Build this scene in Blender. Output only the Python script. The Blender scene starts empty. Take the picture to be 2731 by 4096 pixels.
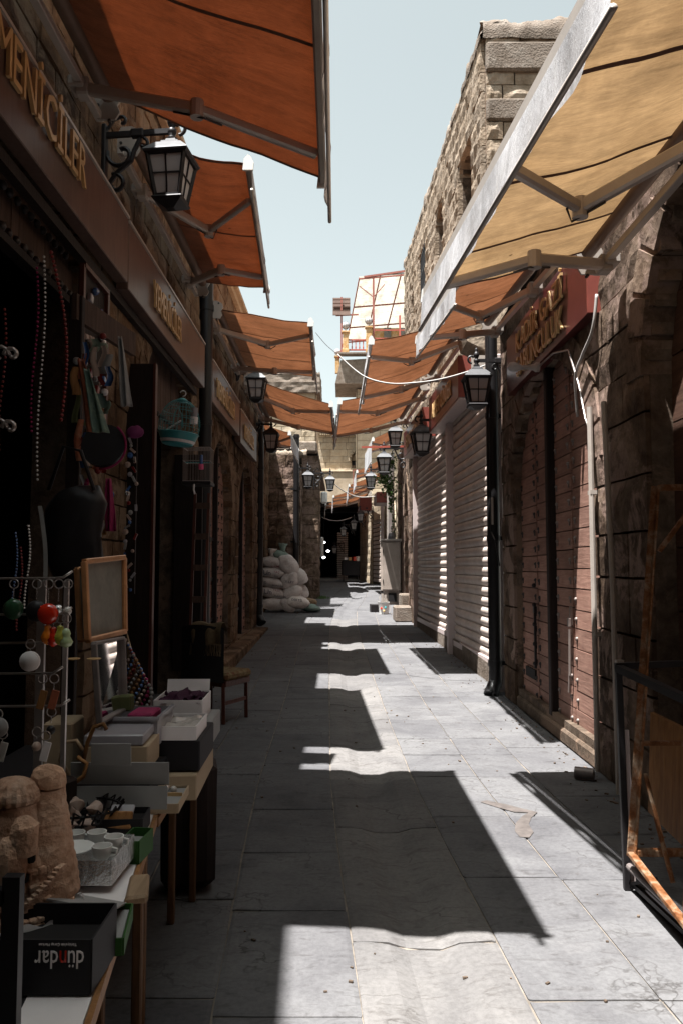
import bpy, math, random
from mathutils import Vector, Matrix, noise
R = random.Random(7)
PI = math.pi
S = bpy.context.scene
COL = S.collection

# ------------------------------------------------------------------ camera, sky, sun, exposure
cam_d = bpy.data.cameras.new('camera')
cam_d.sensor_fit = 'HORIZONTAL'; cam_d.sensor_width = 24.0; cam_d.lens = 28.0
cam_d.clip_start = 0.05; cam_d.clip_end = 600
cam = bpy.data.objects.new('camera', cam_d); COL.objects.link(cam)
cam.location = (0, 0, 1.55)
cam.rotation_euler = (math.radians(90) + math.atan(124/1829), 0, 0)
S.camera = cam

SUN_ELEV = math.atan(1/math.hypot(.225, .2))
w = bpy.data.worlds.new('World'); S.world = w; w.use_nodes = True
nt = w.node_tree; nt.nodes.clear()
wo = nt.nodes.new('ShaderNodeOutputWorld'); bg = nt.nodes.new('ShaderNodeBackground')
sky = nt.nodes.new('ShaderNodeTexSky'); sky.sky_type = 'NISHITA'; sky.sun_disc = False
sky.sun_elevation = SUN_ELEV; sky.sun_rotation = math.radians(180) + math.atan2(.225, .2)
sky.air_density = 1.0; sky.dust_density = 3.0; sky.ozone_density = 1.0
hs = nt.nodes.new('ShaderNodeHueSaturation'); hs.inputs['Saturation'].default_value = .2; hs.inputs['Hue'].default_value = .49
nt.links.new(sky.outputs[0], hs.inputs['Color']); tint = nt.nodes.new('ShaderNodeMix'); tint.data_type = 'RGBA'; tint.blend_type = 'MULTIPLY'; tint.inputs[0].default_value = 1; tint.inputs[7].default_value = (.95, 1.03, .99, 1)
nt.links.new(hs.outputs[0], tint.inputs[6]); nt.links.new(tint.outputs[2], bg.inputs[0])
bg.inputs[1].default_value = .059
nt.links.new(bg.outputs[0], wo.inputs[0])

sun_d = bpy.data.lights.new('sun', 'SUN'); sun_d.energy = 5.0; sun_d.angle = math.radians(.5)
sun_d.color = (1, .98, .95)
sun = bpy.data.objects.new('sun', sun_d); COL.objects.link(sun)
sun.rotation_euler = Vector((.225, .2, -1)).to_track_quat('-Z', 'Y').to_euler()
sun.location = (-4, -4, 20)

S.view_settings.view_transform = 'Standard'; S.view_settings.look = 'None'
S.view_settings.exposure = 2.02; S.view_settings.gamma = 1; S.view_settings.use_curve_mapping = False

# ------------------------------------------------------------------ materials
MATS = {}
def nodes(name):
    m = bpy.data.materials.new(name); m.use_nodes = True
    t = m.node_tree; t.nodes.clear()
    o = t.nodes.new('ShaderNodeOutputMaterial'); b = t.nodes.new('ShaderNodeBsdfPrincipled')
    t.links.new(b.outputs[0], o.inputs[0])
    MATS[name] = m
    return m, t, b, o
def N(t, kind, **kw):
    n = t.nodes.new(kind)
    for k, v in kw.items():
        if k in n.inputs.keys() if hasattr(n.inputs, 'keys') else False: n.inputs[k].default_value = v
        else: setattr(n, k, v)
    return n
def ramp(t, fac, stops):
    r = t.nodes.new('ShaderNodeValToRGB')
    e = r.color_ramp.elements
    while len(e) < len(stops): e.new(.5)
    for i, (p, c) in enumerate(stops):
        e[i].position = p; e[i].color = (*c, 1) if len(c) == 3 else c
    t.links.new(fac, r.inputs[0]); return r.outputs[0]
def noise_n(t, vec, scale, detail=6, rough=.6, dist=0):
    n = t.nodes.new('ShaderNodeTexNoise'); n.inputs['Scale'].default_value = scale
    n.inputs['Detail'].default_value = detail; n.inputs['Roughness'].default_value = rough
    n.inputs['Distortion'].default_value = dist
    if vec is not None: t.links.new(vec, n.inputs['Vector'])
    return n.outputs[0]
def mix(t, fac, a, b, mode='MIX'):
    m = t.nodes.new('ShaderNodeMix'); m.data_type = 'RGBA'; m.blend_type = mode
    for i, v in ((0, fac), (6, a), (7, b)):
        if isinstance(v, (int, float)): m.inputs[i].default_value = v
        elif isinstance(v, tuple): m.inputs[i].default_value = (*v, 1)
        else: t.links.new(v, m.inputs[i])
    return m.outputs[2]
def bump(t, b, h, strength, dist=.02):
    n = t.nodes.new('ShaderNodeBump'); n.inputs['Strength'].default_value = strength
    n.inputs['Distance'].default_value = dist
    t.links.new(h, n.inputs['Height']); t.links.new(n.outputs[0], b.inputs['Normal'])
def wpos(t, sc=(1, 1, 1)):
    g = t.nodes.new('ShaderNodeNewGeometry'); m = t.nodes.new('ShaderNodeMapping')
    m.inputs['Scale'].default_value = sc
    t.links.new(g.outputs['Position'], m.inputs[0]); return m.outputs[0]
def rnd(t):
    return t.nodes.new('ShaderNodeObjectInfo').outputs['Random']

K = .8
def kk(c, k=K): return tuple(x*k for x in c)
def m_stone(name, dark, mid, light, scale=3.0, bstr=.6, stain=.4, rough=.95, pit=14, smear=None):
    dark, mid, light = kk(dark), kk(mid), kk(light)
    if smear: smear = kk(smear)
    m, t, b, o = nodes(name)
    p = wpos(t)
    n1 = noise_n(t, p, scale, 9, .68, .3); n2 = noise_n(t, p, scale*6, 6, .7); n3 = noise_n(t, p, .9, 5, .6)
    c = ramp(t, n1, [(.3, dark), (.5, mid), (.7, light)])
    c = mix(t, .35, c, ramp(t, n2, [(.3, (.35, .33, .31)), (.7, (1, 1, 1))]), 'MULTIPLY')
    c = mix(t, stain, c, ramp(t, n3, [(.42, (.28, .25, .22)), (.6, (1, 1, 1))]), 'MULTIPLY')
    c = mix(t, .45, c, ramp(t, rnd(t), [(0, (.62, .6, .58)), (.5, (.95, .92, .9)), (1, (1.25, 1.18, 1.08))]), 'MULTIPLY')
    if smear:
        sm = noise_n(t, p, 1.7, 8, .7, .4)
        c = mix(t, ramp(t, sm, [(.5, (0, 0, 0)), (.56, (1, 1, 1))]), c, mix(t, n2, tuple(x*.6 for x in smear), smear))
    v = t.nodes.new('ShaderNodeTexVoronoi'); v.inputs['Scale'].default_value = pit; t.links.new(p, v.inputs['Vector'])
    h = mix(t, .4, n1, mix(t, .5, n2, v.outputs[0]))
    t.links.new(c, b.inputs['Base Color']); b.inputs['Roughness'].default_value = rough; b.inputs['Specular IOR Level'].default_value = .08
    bump(t, b, h, bstr, .035); return m
def m_wood(name, c1, c2, along='Z', rough=.75, vary=.5, bstr=.35):
    c1, c2 = kk(c1), kk(c2)
    m, t, b, o = nodes(name)
    sc = {'Z': (14, 14, 1.2), 'Y': (14, 1.2, 14), 'X': (1.2, 14, 14)}[along]
    n1 = noise_n(t, wpos(t, sc), 3, 8, .65, .6); n2 = noise_n(t, wpos(t), 2.2, 5, .6)
    c = ramp(t, n1, [(.3, c1), (.7, c2)])
    c = mix(t, vary, c, ramp(t, rnd(t), [(0, (.55, .52, .5)), (1, (1.25, 1.2, 1.15))]), 'MULTIPLY')
    c = mix(t, .5, c, ramp(t, n2, [(.35, (.45, .42, .4)), (.6, (1, 1, 1))]), 'MULTIPLY')
    t.links.new(c, b.inputs['Base Color']); b.inputs['Roughness'].default_value = rough
    b.inputs['Specular IOR Level'].default_value = .2
    bump(t, b, n1, bstr, .01); return m
def m_plain(name, col, rough=.6, metal=0, var=.25, scale=8, bstr=.08, spec=.3):
    if not metal: col = kk(col)
    m, t, b, o = nodes(name)
    n1 = noise_n(t, wpos(t), scale, 6, .65)
    c = mix(t, var, col, ramp(t, n1, [(.35, tuple(x*.35 for x in col)), (.65, tuple(min(1, x*1.15) for x in col))]))
    t.links.new(c, b.inputs['Base Color'])
    b.inputs['Roughness'].default_value = rough; b.inputs['Metallic'].default_value = metal
    b.inputs['Specular IOR Level'].default_value = spec
    if bstr: bump(t, b, n1, bstr, .01)
    return m
def m_cloth(name, col, trans, weave=260, glow=.5):
    col = kk(col)
    m, t, b, o = nodes(name)
    p = wpos(t)
    n1 = noise_n(t, wpos(t, (1.2, 3.5, 1)), 2.2, 8, .7, .5); n2 = noise_n(t, wpos(t, (1.5, 9, 3)), 9, 6, .75)
    dk = tuple(x*.5 for x in col)
    c = ramp(t, n1, [(.3, tuple(x*.62 for x in col)), (.55, col), (.8, tuple(min(1, x*1.18) for x in col))])
    c = mix(t, .4, c, ramp(t, n2, [(.36, (.45, .42, .4)), (.62, (1, 1, 1))]), 'MULTIPLY')
    n5 = noise_n(t, wpos(t, (1, .5, 1)), 1.3, 6, .65, 1)
    c = mix(t, .55, c, ramp(t, n5, [(.35, (.5, .46, .42)), (.6, (1.05, 1.05, 1.05))]), 'MULTIPLY')
    # small burn holes and grime spots
    v = t.nodes.new('ShaderNodeTexVoronoi'); v.inputs['Scale'].default_value = 2.6; t.links.new(p, v.inputs['Vector'])
    c = mix(t, .8, c, ramp(t, v.outputs[0], [(.035, (.12, .09, .07)), (.05, (1, 1, 1))]), 'MULTIPLY')
    t.links.new(c, b.inputs['Base Color']); b.inputs['Roughness'].default_value = .9
    tr = t.nodes.new('ShaderNodeBsdfTranslucent'); t.links.new(mix(t, 1.0, c, trans, 'MULTIPLY'), tr.inputs[0])
    ms = t.nodes.new('ShaderNodeMixShader'); ms.inputs[0].default_value = glow
    t.links.new(b.outputs[0], ms.inputs[1]); t.links.new(tr.outputs[0], ms.inputs[2]); t.links.new(ms.outputs[0], o.inputs[0])
    bump(t, b, mix(t, .5, n2, n5), .4, .03); return m
def m_emit(name, col, s):
    m, t, b, o = nodes(name)
    b.inputs['Base Color'].default_value = (*col, 1); b.inputs['Emission Color'].default_value = (*col, 1)
    b.inputs['Emission Strength'].default_value = s; return m
def m_glass(name, col=(.9, .92, .92), rough=.15, alpha=None):
    m, t, b, o = nodes(name)
    b.inputs['Base Color'].default_value = (*col, 1); b.inputs['Roughness'].default_value = rough
    b.inputs['Transmission Weight'].default_value = 1; b.inputs['IOR'].default_value = 1.3; return m

# paving: grey limestone with veins, stains, fine grit
def m_paving(name, d, mc, l, stain=.5):
    d, mc, l = kk(d), kk(mc), kk(l)
    m, t, b, o = nodes(name)
    p = wpos(t)
    n1 = noise_n(t, p, 1.6, 8, .62, .8); n2 = noise_n(t, p, 40, 5, .75); n3 = noise_n(t, wpos(t, (1, 2.5, 1)), 5, 9, .72, 1.5)
    c = ramp(t, n1, [(.3, d), (.5, mc), (.72, l)])
    c = mix(t, .4, c, ramp(t, n2, [(.35, (.55, .55, .55)), (.6, (1.1, 1.1, 1.1))]), 'MULTIPLY')
    c = mix(t, stain, c, ramp(t, n3, [(.36, (.45, .42, .4)), (.47, (1, 1, 1)), (.62, (1, 1, 1)), (.7, (1.2, 1.18, 1.15))]), 'MULTIPLY')
    c = mix(t, .5, c, ramp(t, rnd(t), [(0, (.74, .74, .76)), (1, (1.15, 1.14, 1.12))]), 'MULTIPLY')
    # wear: pits, hairline cracks and spilled stains
    vo = t.nodes.new('ShaderNodeTexVoronoi'); vo.feature = 'DISTANCE_TO_EDGE'; vo.inputs['Scale'].default_value = 1.15
    wv = t.nodes.new('ShaderNodeVectorMath'); wv.operation = 'ADD'
    nz = t.nodes.new('ShaderNodeTexNoise'); nz.inputs['Scale'].default_value = 2.5; nz.inputs['Detail'].default_value = 6; t.links.new(p, nz.inputs['Vector'])
    t.links.new(p, wv.inputs[0]); t.links.new(nz.outputs[1], wv.inputs[1]); t.links.new(wv.outputs[0], vo.inputs['Vector'])
    crk = ramp(t, vo.outputs[0], [(.0, (.35, .33, .31)), (.012, (1, 1, 1))])
    c = mix(t, ramp(t, n1, [(.48, (0, 0, 0)), (.6, (.8, .8, .8))]), c, crk, 'MULTIPLY')
    st = noise_n(t, wpos(t, (1.3, .8, 1)), 1.1, 10, .75, 1.2)
    c = mix(t, .75, c, ramp(t, st, [(.28, (.5, .42, .37)), (.36, (1, 1, 1)), (.6, (1, 1, 1)), (.74, (1.22, 1.2, 1.18))]), 'MULTIPLY')
    t.links.new(c, b.inputs['Base Color']); b.inputs['Roughness'].default_value = .82
    b.inputs['Specular IOR Level'].default_value = .08
    bump(t, b, mix(t, .6, n2, n3), .35, .008); return m

PAVE = m_paving('paving_limestone', (.1, .098, .103), (.135, .133, .137), (.17, .168, .17))
GUTT = m_paving('gutter_limestone', (.12, .115, .115), (.16, .153, .15), (.205, .195, .188))
JOINT = m_plain('sandy_joint', (.24, .205, .17), .95, var=.7, scale=9, bstr=.4)
STONE_L = m_stone('warm_rubble_stone', (.07, .04, .024), (.19, .115, .07), (.32, .21, .13), 3.4, 1.0, .7, smear=(.26, .18, .12))
STONE_R = m_stone('weathered_grey_brown_stone', (.07, .045, .033), (.19, .135, .1), (.32, .24, .185), 4.5, 1.0, .85, smear=(.3, .21, .17))
STONE_T = m_stone('pale_coarse_limestone', (.22, .165, .115), (.37, .30, .235), (.47, .40, .33), 3.0, 1.0, .2, pit=22)
STONE_C = m_stone('cream_dressed_limestone', (.42, .33, .23), (.52, .43, .32), (.6, .52, .41), 2.0, .35, .15)
MORT = m_stone('grey_brown_mortar', (.08, .06, .045), (.15, .115, .09), (.22, .175, .14), 9, .8, .4, smear=(.26, .18, .13))
CONC = m_stone('rough_concrete', (.17, .135, .105), (.26, .215, .18), (.34, .3, .26), 5, .8, .25, pit=40)
PLAST = m_stone('buff_render', (.4, .33, .25), (.47, .39, .3), (.54, .46, .37), 1.4, .15, .2)
WOOD_D = m_wood('dark_brown_door_wood', (.06, .032, .022), (.13, .07, .048), 'Y')
WOOD_R = m_wood('reddish_brown_door_wood', (.25, .13, .1), (.42, .25, .195), 'Y')
WOOD_V = m_wood('brown_upright_boards', (.06, .035, .026), (.13, .08, .06), 'Z')
WOOD_B = m_wood('black_stained_wood', (.012, .007, .006), (.03, .018, .015), 'Z', .7)
WOOD_M = m_wood('varnished_red_wood', (.07, .022, .016), (.13, .045, .03), 'Z', .4)
WOOD_T = m_wood('pale_table_timber', (.3, .2, .12), (.5, .36, .23), 'Y', .6)
WOOD_O = m_wood('orange_brown_timber', (.22, .1, .035), (.42, .21, .08), 'Z', .5)
SIGN_L = m_wood('brown_laminate_board', (.1, .06, .05), (.17, .11, .09), 'Z', .35, .2, .03)
SIGN_R = m_plain('dark_red_painted_board', (.075, .013, .011), .35, var=.3, bstr=.03)
REDP = m_plain('faded_red_paint', (.42, .1, .07), .5)
GOLD = m_plain('brass_letter_metal', (.5, .32, .15), .4, 0.2, .2, 12, .02)
IRON = m_plain('black_cast_iron', (.018, .016, .017), .45, .3, .3, 12, .1)
IRON2 = m_plain('dark_grey_metal_lid', (.06, .06, .064), .5, .2, .3, 12, .05)
STUD = m_plain('iron_stud', (.05, .045, .045), .45, .6)
STUDL = m_plain('worn_bright_iron_stud', (.2, .165, .15), .55, .4)
SHUT = m_plain('taupe_painted_steel', (.62, .52, .46), .45, 0, .4, 3, .12)
JAMB = m_plain('pale_grey_painted_steel', (.5, .42, .4), .45, .1, .1)
ARM = m_plain('powder_coated_cream_aluminium', (.42, .37, .33), .4, .2, .15)
WHITE = m_plain('white_plastic_cap', (.8, .79, .76), .4, 0, .08)
TUBE = m_plain('brown_roller_tube', (.16, .1, .07), .5, .3)
PALEBOX = m_plain('pale_cream_sheet_metal', (.4, .35, .31), .5, 0, .2)
CABT = m_plain('beige_cabinet_metal', (.42, .35, .3), .55, 0, .3, 2.5, .05)
BLACKP = m_plain('black_drain_pipe', (.012, .011, .012), .4)
RUST = m_stone('rusty_painted_steel', (.08, .025, .01), (.2, .085, .035), (.34, .27, .2), 14, .3, .2, .7, 60)
GREYPIPE = m_plain('grey_galvanised_tube', (.2, .17, .16), .5, .4, .4, 10)
RUSTR = m_plain('rust_red_steel', (.3, .1, .075), .6)
OCHRE = m_stone('ochre_painted_plaster', (.55, .3, .1), (.66, .42, .2), (.7, .55, .4), 6, .3, .1)
DARK = m_plain('unlit_interior', (.012, .01, .01), .9, 0, .3, 6, 0)  # near-black colour stands in for the shade inside openings and hollows
ORANGE = m_cloth('orange_awning_canvas', (.31, .125, .06), (.85, .46, .28), glow=.11)
ORANGE2 = m_cloth('tan_orange_awning_canvas', (.5, .28, .17), (.9, .62, .45), glow=.15)
BEIGE = m_cloth('sand_awning_canvas', (.7, .54, .36), (.8, .64, .46), glow=.19)
VAL = m_cloth('white_grey_valance_canvas', (1.12, 1.12, 1.16), (.6, .6, .62))
CREAMC = m_cloth('cream_canvas', (.56, .54, .48), (1, 1, .97))
WCARD = m_plain('white_card', (.85, .79, .78), .7, 0, .08)
KCARD = m_plain('black_card', (.014, .012, .014), .7, 0, .2)
GCARD = m_plain('grey_card', (.3, .29, .28), .7, 0, .15)
TANCARD = m_plain('tan_card', (.42, .31, .2), .75, 0, .2)
GREENP = m_plain('green_print_card', (.02, .09, .01), .6)
CLEARP = m_plain('frosted_plastic', (.35, .33, .35), .2, 0, .15)
TEAL = m_plain('teal_plastic', (.06, .3, .32), .3, 0, .1)
PINK = m_plain('pink_plastic', (.75, .12, .25), .35, 0, .1)
SCULPT = m_stone('carved_sandstone', (.42, .23, .14), (.68, .43, .3), (.8, .6, .47), 12, 1.0, .35, .85, 55)
SILVER = m_plain('crumpled_silver_foil', (.75, .75, .74), .2, .85, .3, 20, .9)
SACK = m_stone('woven_white_sack', (.5, .45, .43), (.8, .75, .73), (.9, .86, .84), 5, .5, .25, .85, 90)
SACKG = m_plain('green_grey_sack', (.22, .3, .26), .8, 0, .3, 9, .3)
INK = m_plain('dark_blue_ink', (.03, .04, .07), .7)
INKR = m_plain('purple_red_ink', (.25, .03, .07), .7)
MIRROR = m_plain('silvered_mirror', (.85, .85, .85), .03, 1, .02, 3, 0)
PAINTING = m_stone('faded_picture_print', (.22, .2, .17), (.3, .28, .24), (.36, .33, .28), 5, .02, .1, .5)
GILT = m_plain('gilt_frame', (.6, .3, .14), .35, .6, .3, 15, .2)
LEAF = m_plain('ivy_leaf', (.07, .13, .03), .6, 0, .4, 10, 0)
FROST = m_plain('frosted_lantern_pane', (.5, .47, .46), .3, 0, .1, 4, 0)
BULBON = m_emit('lit_bulb', (.95, .97, 1), 3)
CABLE = m_plain('white_cable', (.42, .39, .37), .5)
WIRE = m_plain('pinkish_steel_wire', (.4, .36, .34), .3, .7)
MAROON = m_plain('dark_red_beads', (.2, .015, .012), .3, 0, .3, 30, 0)
def jewel(name, col): return m_plain(name, col, .12, 0, .2, 30, 0, .8)
RED = jewel('red_resin', (.65, .03, .01)); AMBER = jewel('amber_resin', (.8, .22, .02)); LIME = jewel('pale_green_glass', (.45, .55, .3))
PEARL = jewel('pale_bead', (.6, .55, .5)); BLUE = jewel('blue_bead', (.05, .12, .3)); SHELLM = m_plain('shell', (.45, .33, .27), .5)
MAG = m_plain('magenta_fabric', (.28, .015, .08), .8, 0, .4, 20)
SCARF = m_stone('patterned_green_blue_silk', (.12, .2, .2), (.2, .28, .22), (.45, .5, .4), 12, .1, .3, .5)
SCARFR = m_stone('rust_red_silk', (.2, .08, .06), (.42, .13, .07), (.5, .3, .2), 7, .1, .3, .5)
SHAWL = m_plain('brown_fringed_shawl', (.16, .11, .06), .95, 0, .4, 30, .5)
FLORAL = m_stone('floral_seat_fabric', (.16, .03, .025), (.2, .15, .08), (.26, .2, .13), 18, .1, .1, .9)

# ------------------------------------------------------------------ mesh helpers
class B:
    def __init__(s): s.v = []; s.f = []
    def add(s, vs, fs):
        n = len(s.v); s.v += [tuple(v) for v in vs]; s.f += [tuple(i+n for i in f) for f in fs]; return s
    def box(s, c, d, rot=None, ch=0.0):
        hx, hy, hz = d[0]/2, d[1]/2, d[2]/2
        c = Vector(c); M = rot if rot is not None else Matrix.Identity(3)
        if isinstance(M, (int, float)): M = Matrix.Rotation(M, 3, 'Z')
        if ch <= 0:
            vs = [Vector((x*hx, y*hy, z*hz)) for x in (-1, 1) for y in (-1, 1) for z in (-1, 1)]
            fs = [(0, 1, 3, 2), (4, 6, 7, 5), (0, 4, 5, 1), (2, 3, 7, 6), (0, 2, 6, 4), (1, 5, 7, 3)]
        else:
            ch = min(ch, hx*.9, hy*.9, hz*.9)
            vs = []; idx = {}
            for x in (-1, 1):
                for y in (-1, 1):
                    for z in (-1, 1):
                        for k in range(3):
                            p = [x*(hx-ch), y*(hy-ch), z*(hz-ch)]; p[k] = (x*hx, y*hy, z*hz)[k]
                            idx[(x, y, z, k)] = len(vs); vs.append(Vector(p))
            fs = []
            for k in range(3):
                a, b = [(1, 2), (2, 0), (0, 1)][k]
                for sg in (-1, 1):
                    q = []
                    for (u, v) in ((-1, -1), (1, -1), (1, 1), (-1, 1)):
                        t = [0, 0, 0]; t[k] = sg; t[a] = u; t[b] = v; q.append(idx[(*t, k)])
                    fs.append(q if sg > 0 else q[::-1])
            for k in range(3):
                a, b = [(1, 2), (2, 0), (0, 1)][k]
                for u in (-1, 1):
                    for v in (-1, 1):
                        t0 = [0, 0, 0]; t1 = [0, 0, 0]; t0[a] = t1[a] = u; t0[b] = t1[b] = v; t0[k] = -1; t1[k] = 1
                        q = [idx[(*t0, a)], idx[(*t1, a)], idx[(*t1, b)], idx[(*t0, b)]]
                        fs.append(q if u*v > 0 else q[::-1])
            for x in (-1, 1):
                for y in (-1, 1):
                    for z in (-1, 1):
                        q = [idx[(x, y, z, k)] for k in range(3)]; fs.append(q if x*y*z > 0 else q[::-1])
        return s.add([c + M @ v for v in vs], fs)
    def bar(s, p0, p1, wd, h, ch=0, up=(0, 0, 1)):
        p0, p1 = Vector(p0), Vector(p1); d = p1-p0; L = d.length
        y = d.normalized(); u = Vector(up)
        if abs(y.dot(u)) > .98: u = Vector((1, 0, 0))
        x = y.cross(u).normalized(); z = x.cross(y)
        return s.box((p0+p1)/2, (wd, L, h), Matrix((x, y, z)).transposed(), ch)
    def tube(s, p0, p1, r0, r1=None, n=10, caps=True):
        return s.path([p0, p1], [r0, r0 if r1 is None else r1], n, caps)
    def path(s, pts, r, n=8, caps=True):
        pts = [Vector(p) for p in pts]; m = len(pts)
        rs = r if isinstance(r, (list, tuple)) else [r]*m
        t0 = (pts[1]-pts[0]).normalized(); u = Vector((0, 0, 1)) if abs(t0.z) < .9 else Vector((1, 0, 0))
        x = t0.cross(u).normalized(); vs = []
        for i, p in enumerate(pts):
            t = (pts[min(i+1, m-1)]-pts[max(i-1, 0)]).normalized()
            x = (x - t*x.dot(t)).normalized(); y = t.cross(x)
            for k in range(n):
                a = 2*PI*k/n; vs.append(p + (x*math.cos(a)+y*math.sin(a))*rs[i])
        fs = [(i*n+k, i*n+(k+1) % n, (i+1)*n+(k+1) % n, (i+1)*n+k) for i in range(m-1) for k in range(n)]
        if caps: fs += [tuple(range(n))[::-1], tuple((m-1)*n+k for k in range(n))]
        return s.add(vs, fs)
    def lathe(s, c, prof, n=12, sx=1, sy=1, rot=None, ph=0):
        c = Vector(c); M = rot or Matrix.Identity(3); vs = []
        for (r, z) in prof:
            for k in range(n):
                a = 2*PI*k/n+ph; vs.append(c + M @ Vector((r*math.cos(a)*sx, r*math.sin(a)*sy, z)))
        m = len(prof)
        fs = [(i*n+k, i*n+(k+1) % n, (i+1)*n+(k+1) % n, (i+1)*n+k) for i in range(m-1) for k in range(n)]
        if prof[0][0] > 1e-4: fs.append(tuple(range(n))[::-1])
        if prof[-1][0] > 1e-4: fs.append(tuple((m-1)*n+k for k in range(n)))
        return s.add(vs, fs)
    def ball(s, c, r, n=8, m=6, sc=(1, 1, 1)):
        prof = [(max(1e-5, math.sin(PI*i/m))*r, -math.cos(PI*i/m)*r*sc[2]) for i in range(m+1)]
        return s.lathe(c, prof, n, sc[0], sc[1])
    def prism(s, poly, off):           # closed 3D polygon extruded by vector off
        off = Vector(off); a = [Vector(p) for p in poly]; n = len(a)
        return s.add(a+[p+off for p in a], [tuple(range(n))[::-1], tuple(range(n, 2*n))] + [(i, (i+1) % n, n+(i+1) % n, n+i) for i in range(n)])
    def grid(s, fn, nu, nv):
        vs = [fn(i/nu, j/nv) for i in range(nu+1) for j in range(nv+1)]
        fs = [(i*(nv+1)+j, (i+1)*(nv+1)+j, (i+1)*(nv+1)+j+1, i*(nv+1)+j+1) for i in range(nu) for j in range(nv)]
        return s.add(vs, fs)

def wloc(o):
    v = Vector((0, 0, 0))
    while o is not None: v = v + o.location; o = o.parent
    return v
def obj(name, b, mat, parent=None, smooth=False, kind=None, label=None):
    if parent is not None: org = wloc(parent)
    else:
        xs = [v[0] for v in b.v]; ys = [v[1] for v in b.v]; zs = [v[2] for v in b.v]
        org = Vector(((min(xs)+max(xs))/2, (min(ys)+max(ys))/2, min(zs)))
    me = bpy.data.meshes.new(name)
    me.from_pydata([(v[0]-org.x, v[1]-org.y, v[2]-org.z) for v in b.v], [], b.f)
    for m in (mat if isinstance(mat, (list, tuple)) else [mat]): me.materials.append(m)
    me.validate(); me.update()
    if smooth:
        for p in me.polygons: p.use_smooth = True
        if smooth == 'auto': me.set_sharp_from_angle(angle=math.radians(35))
    o = bpy.data.objects.new(name, me); COL.objects.link(o)
    if parent is not None: o.parent = parent
    else: o.location = org
    if kind: o['kind'] = kind
    if label: o['label'] = label
    return o
def thing(name, label, cat, loc=(0, 0, 0), group=None, kind=None):
    o = bpy.data.objects.new(name, None); COL.objects.link(o); o.location = loc
    o.empty_display_size = .1
    if label: o['label'] = label
    if cat: o['category'] = cat
    if group: o['group'] = group
    if kind: o['kind'] = kind
    return o
def tag(o, label, cat, group=None):
    o['label'] = label; o['category'] = cat
    if group: o['group'] = group
    return o
KIDS = {}
def dup(root, loc=None, rotz=0, label=None, scale=1):
    def cp(o, par):
        c = o.copy(); COL.objects.link(c); c.parent = par
        for ch in [k for k in o.children]: cp(ch, c)
        return c
    r = cp(root, None)
    if loc is not None: r.location = loc
    r.rotation_euler = (0, 0, rotz); r.scale = (scale,)*3
    if label: r['label'] = label
    return r

def G(x, y):                                   # street surface height: gentle climb plus carved drain
    yy = min(max(y, -5), 45)
    z = max(0, .025*(yy-9))
    xc = gx(y); d = abs(x-xc)
    if d < .2: z -= .032*min(1, 1.35*(.5+.5*math.cos(PI*d/.2)))
    return z
def gx(y):                                     # drain centre line
    pts = [(-10, .5), (2, .42), (4.35, .29), (5.85, .22), (10, .15), (14.3, .08), (18, .05), (22, .12), (26, .42), (34, .9), (60, 1.2)]
    for (a, b), (c, d) in zip(pts, pts[1:]):
        if y <= c: return b+(d-b)*(y-a)/(c-a)
    return 1.2

# ------------------------------------------------------------------ ground
b = B()
ys = [-60, -20, 0]+[.5*i for i in range(1, 92)]+[60, 100, 260]
xs = [-160, -40, -10, -4]+[-3+.25*i for i in range(0, 12)]+[.0+.08*i for i in range(0, 16)]+[1.5, 2, 2.5, 3, 6, 20, 60, 160]
xs = sorted(set(round(x, 3) for x in xs))
b.grid(lambda u, v: (xs[int(round(u*(len(xs)-1)))], ys[int(round(v*(len(ys)-1)))], G(xs[int(round(u*(len(xs)-1)))], ys[int(round(v*(len(ys)-1)))])-.010), len(xs)-1, len(ys)-1)
ground = obj('ground', b, JOINT, kind='structure')

def slab(x0, x1, y0, y1, seed, follow=False):
    ym = (y0+y1)/2
    b = B(); rr = random.Random(seed); g = .0045
    x0 += g; x1 -= g; y0 += g*1.2; y1 -= g*1.2
    dz = [rr.uniform(-.0025, .0025) for _ in range(4)]
    j = lambda: rr.uniform(-.006, .006)
    nu = 8 if follow else 2; nv = 2
    def f(u, v):
        y = y0+(y1-y0)*v; x = x0+(x1-x0)*u+gx(y)-gx(ym)
        off = (dz[0]*(1-u)+dz[1]*u)*(1-v)+(dz[2]*(1-u)+dz[3]*u)*v
        e = -.004 if (u in (0, 1) or v in (0, 1)) else 0
        return (x, y, G(x, y)+off+e)
    nin = [0, .015/(x1-x0)]+[i/nu for i in range(1, nu)]+[1-.015/(x1-x0), 1]
    vin = [0, .015/(y1-y0)]+[i/nv for i in range(1, nv)]+[1-.015/(y1-y0), 1]
    jit = {}
    a, c = len(nin), len(vin)
    vs = []
    for i, u in enumerate(nin):
        for k, v in enumerate(vin):
            p = list(f(u, v))
            if i in (0, a-1): p[0] += j()*.6
            if k in (0, c-1): p[1] += j()
            vs.append(tuple(p))
    fs = [(i*c+k, (i+1)*c+k, (i+1)*c+k+1, i*c+k+1) for i in range(a-1) for k in range(c-1)]
    # skirt
    per = [i*c for i in range(a)]+[(a-1)*c+k for k in range(1, c)]+[i*c+c-1 for i in range(a-2, -1, -1)]+[k for k in range(c-2, 0, -1)]
    n0 = len(vs); vs += [(vs[i][0], vs[i][1], vs[i][2]-.05) for i in per]; m = len(per)
    fs += [(per[i], n0+i, n0+(i+1) % m, per[(i+1) % m]) for i in range(m)]
    return b.add(vs, fs)
cnt = 0; far = B()
cols_off = [(-2.6, -2.1), (-2.1, -1.55), (-1.55, -1.0), (-1.0, -.5)]
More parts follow.
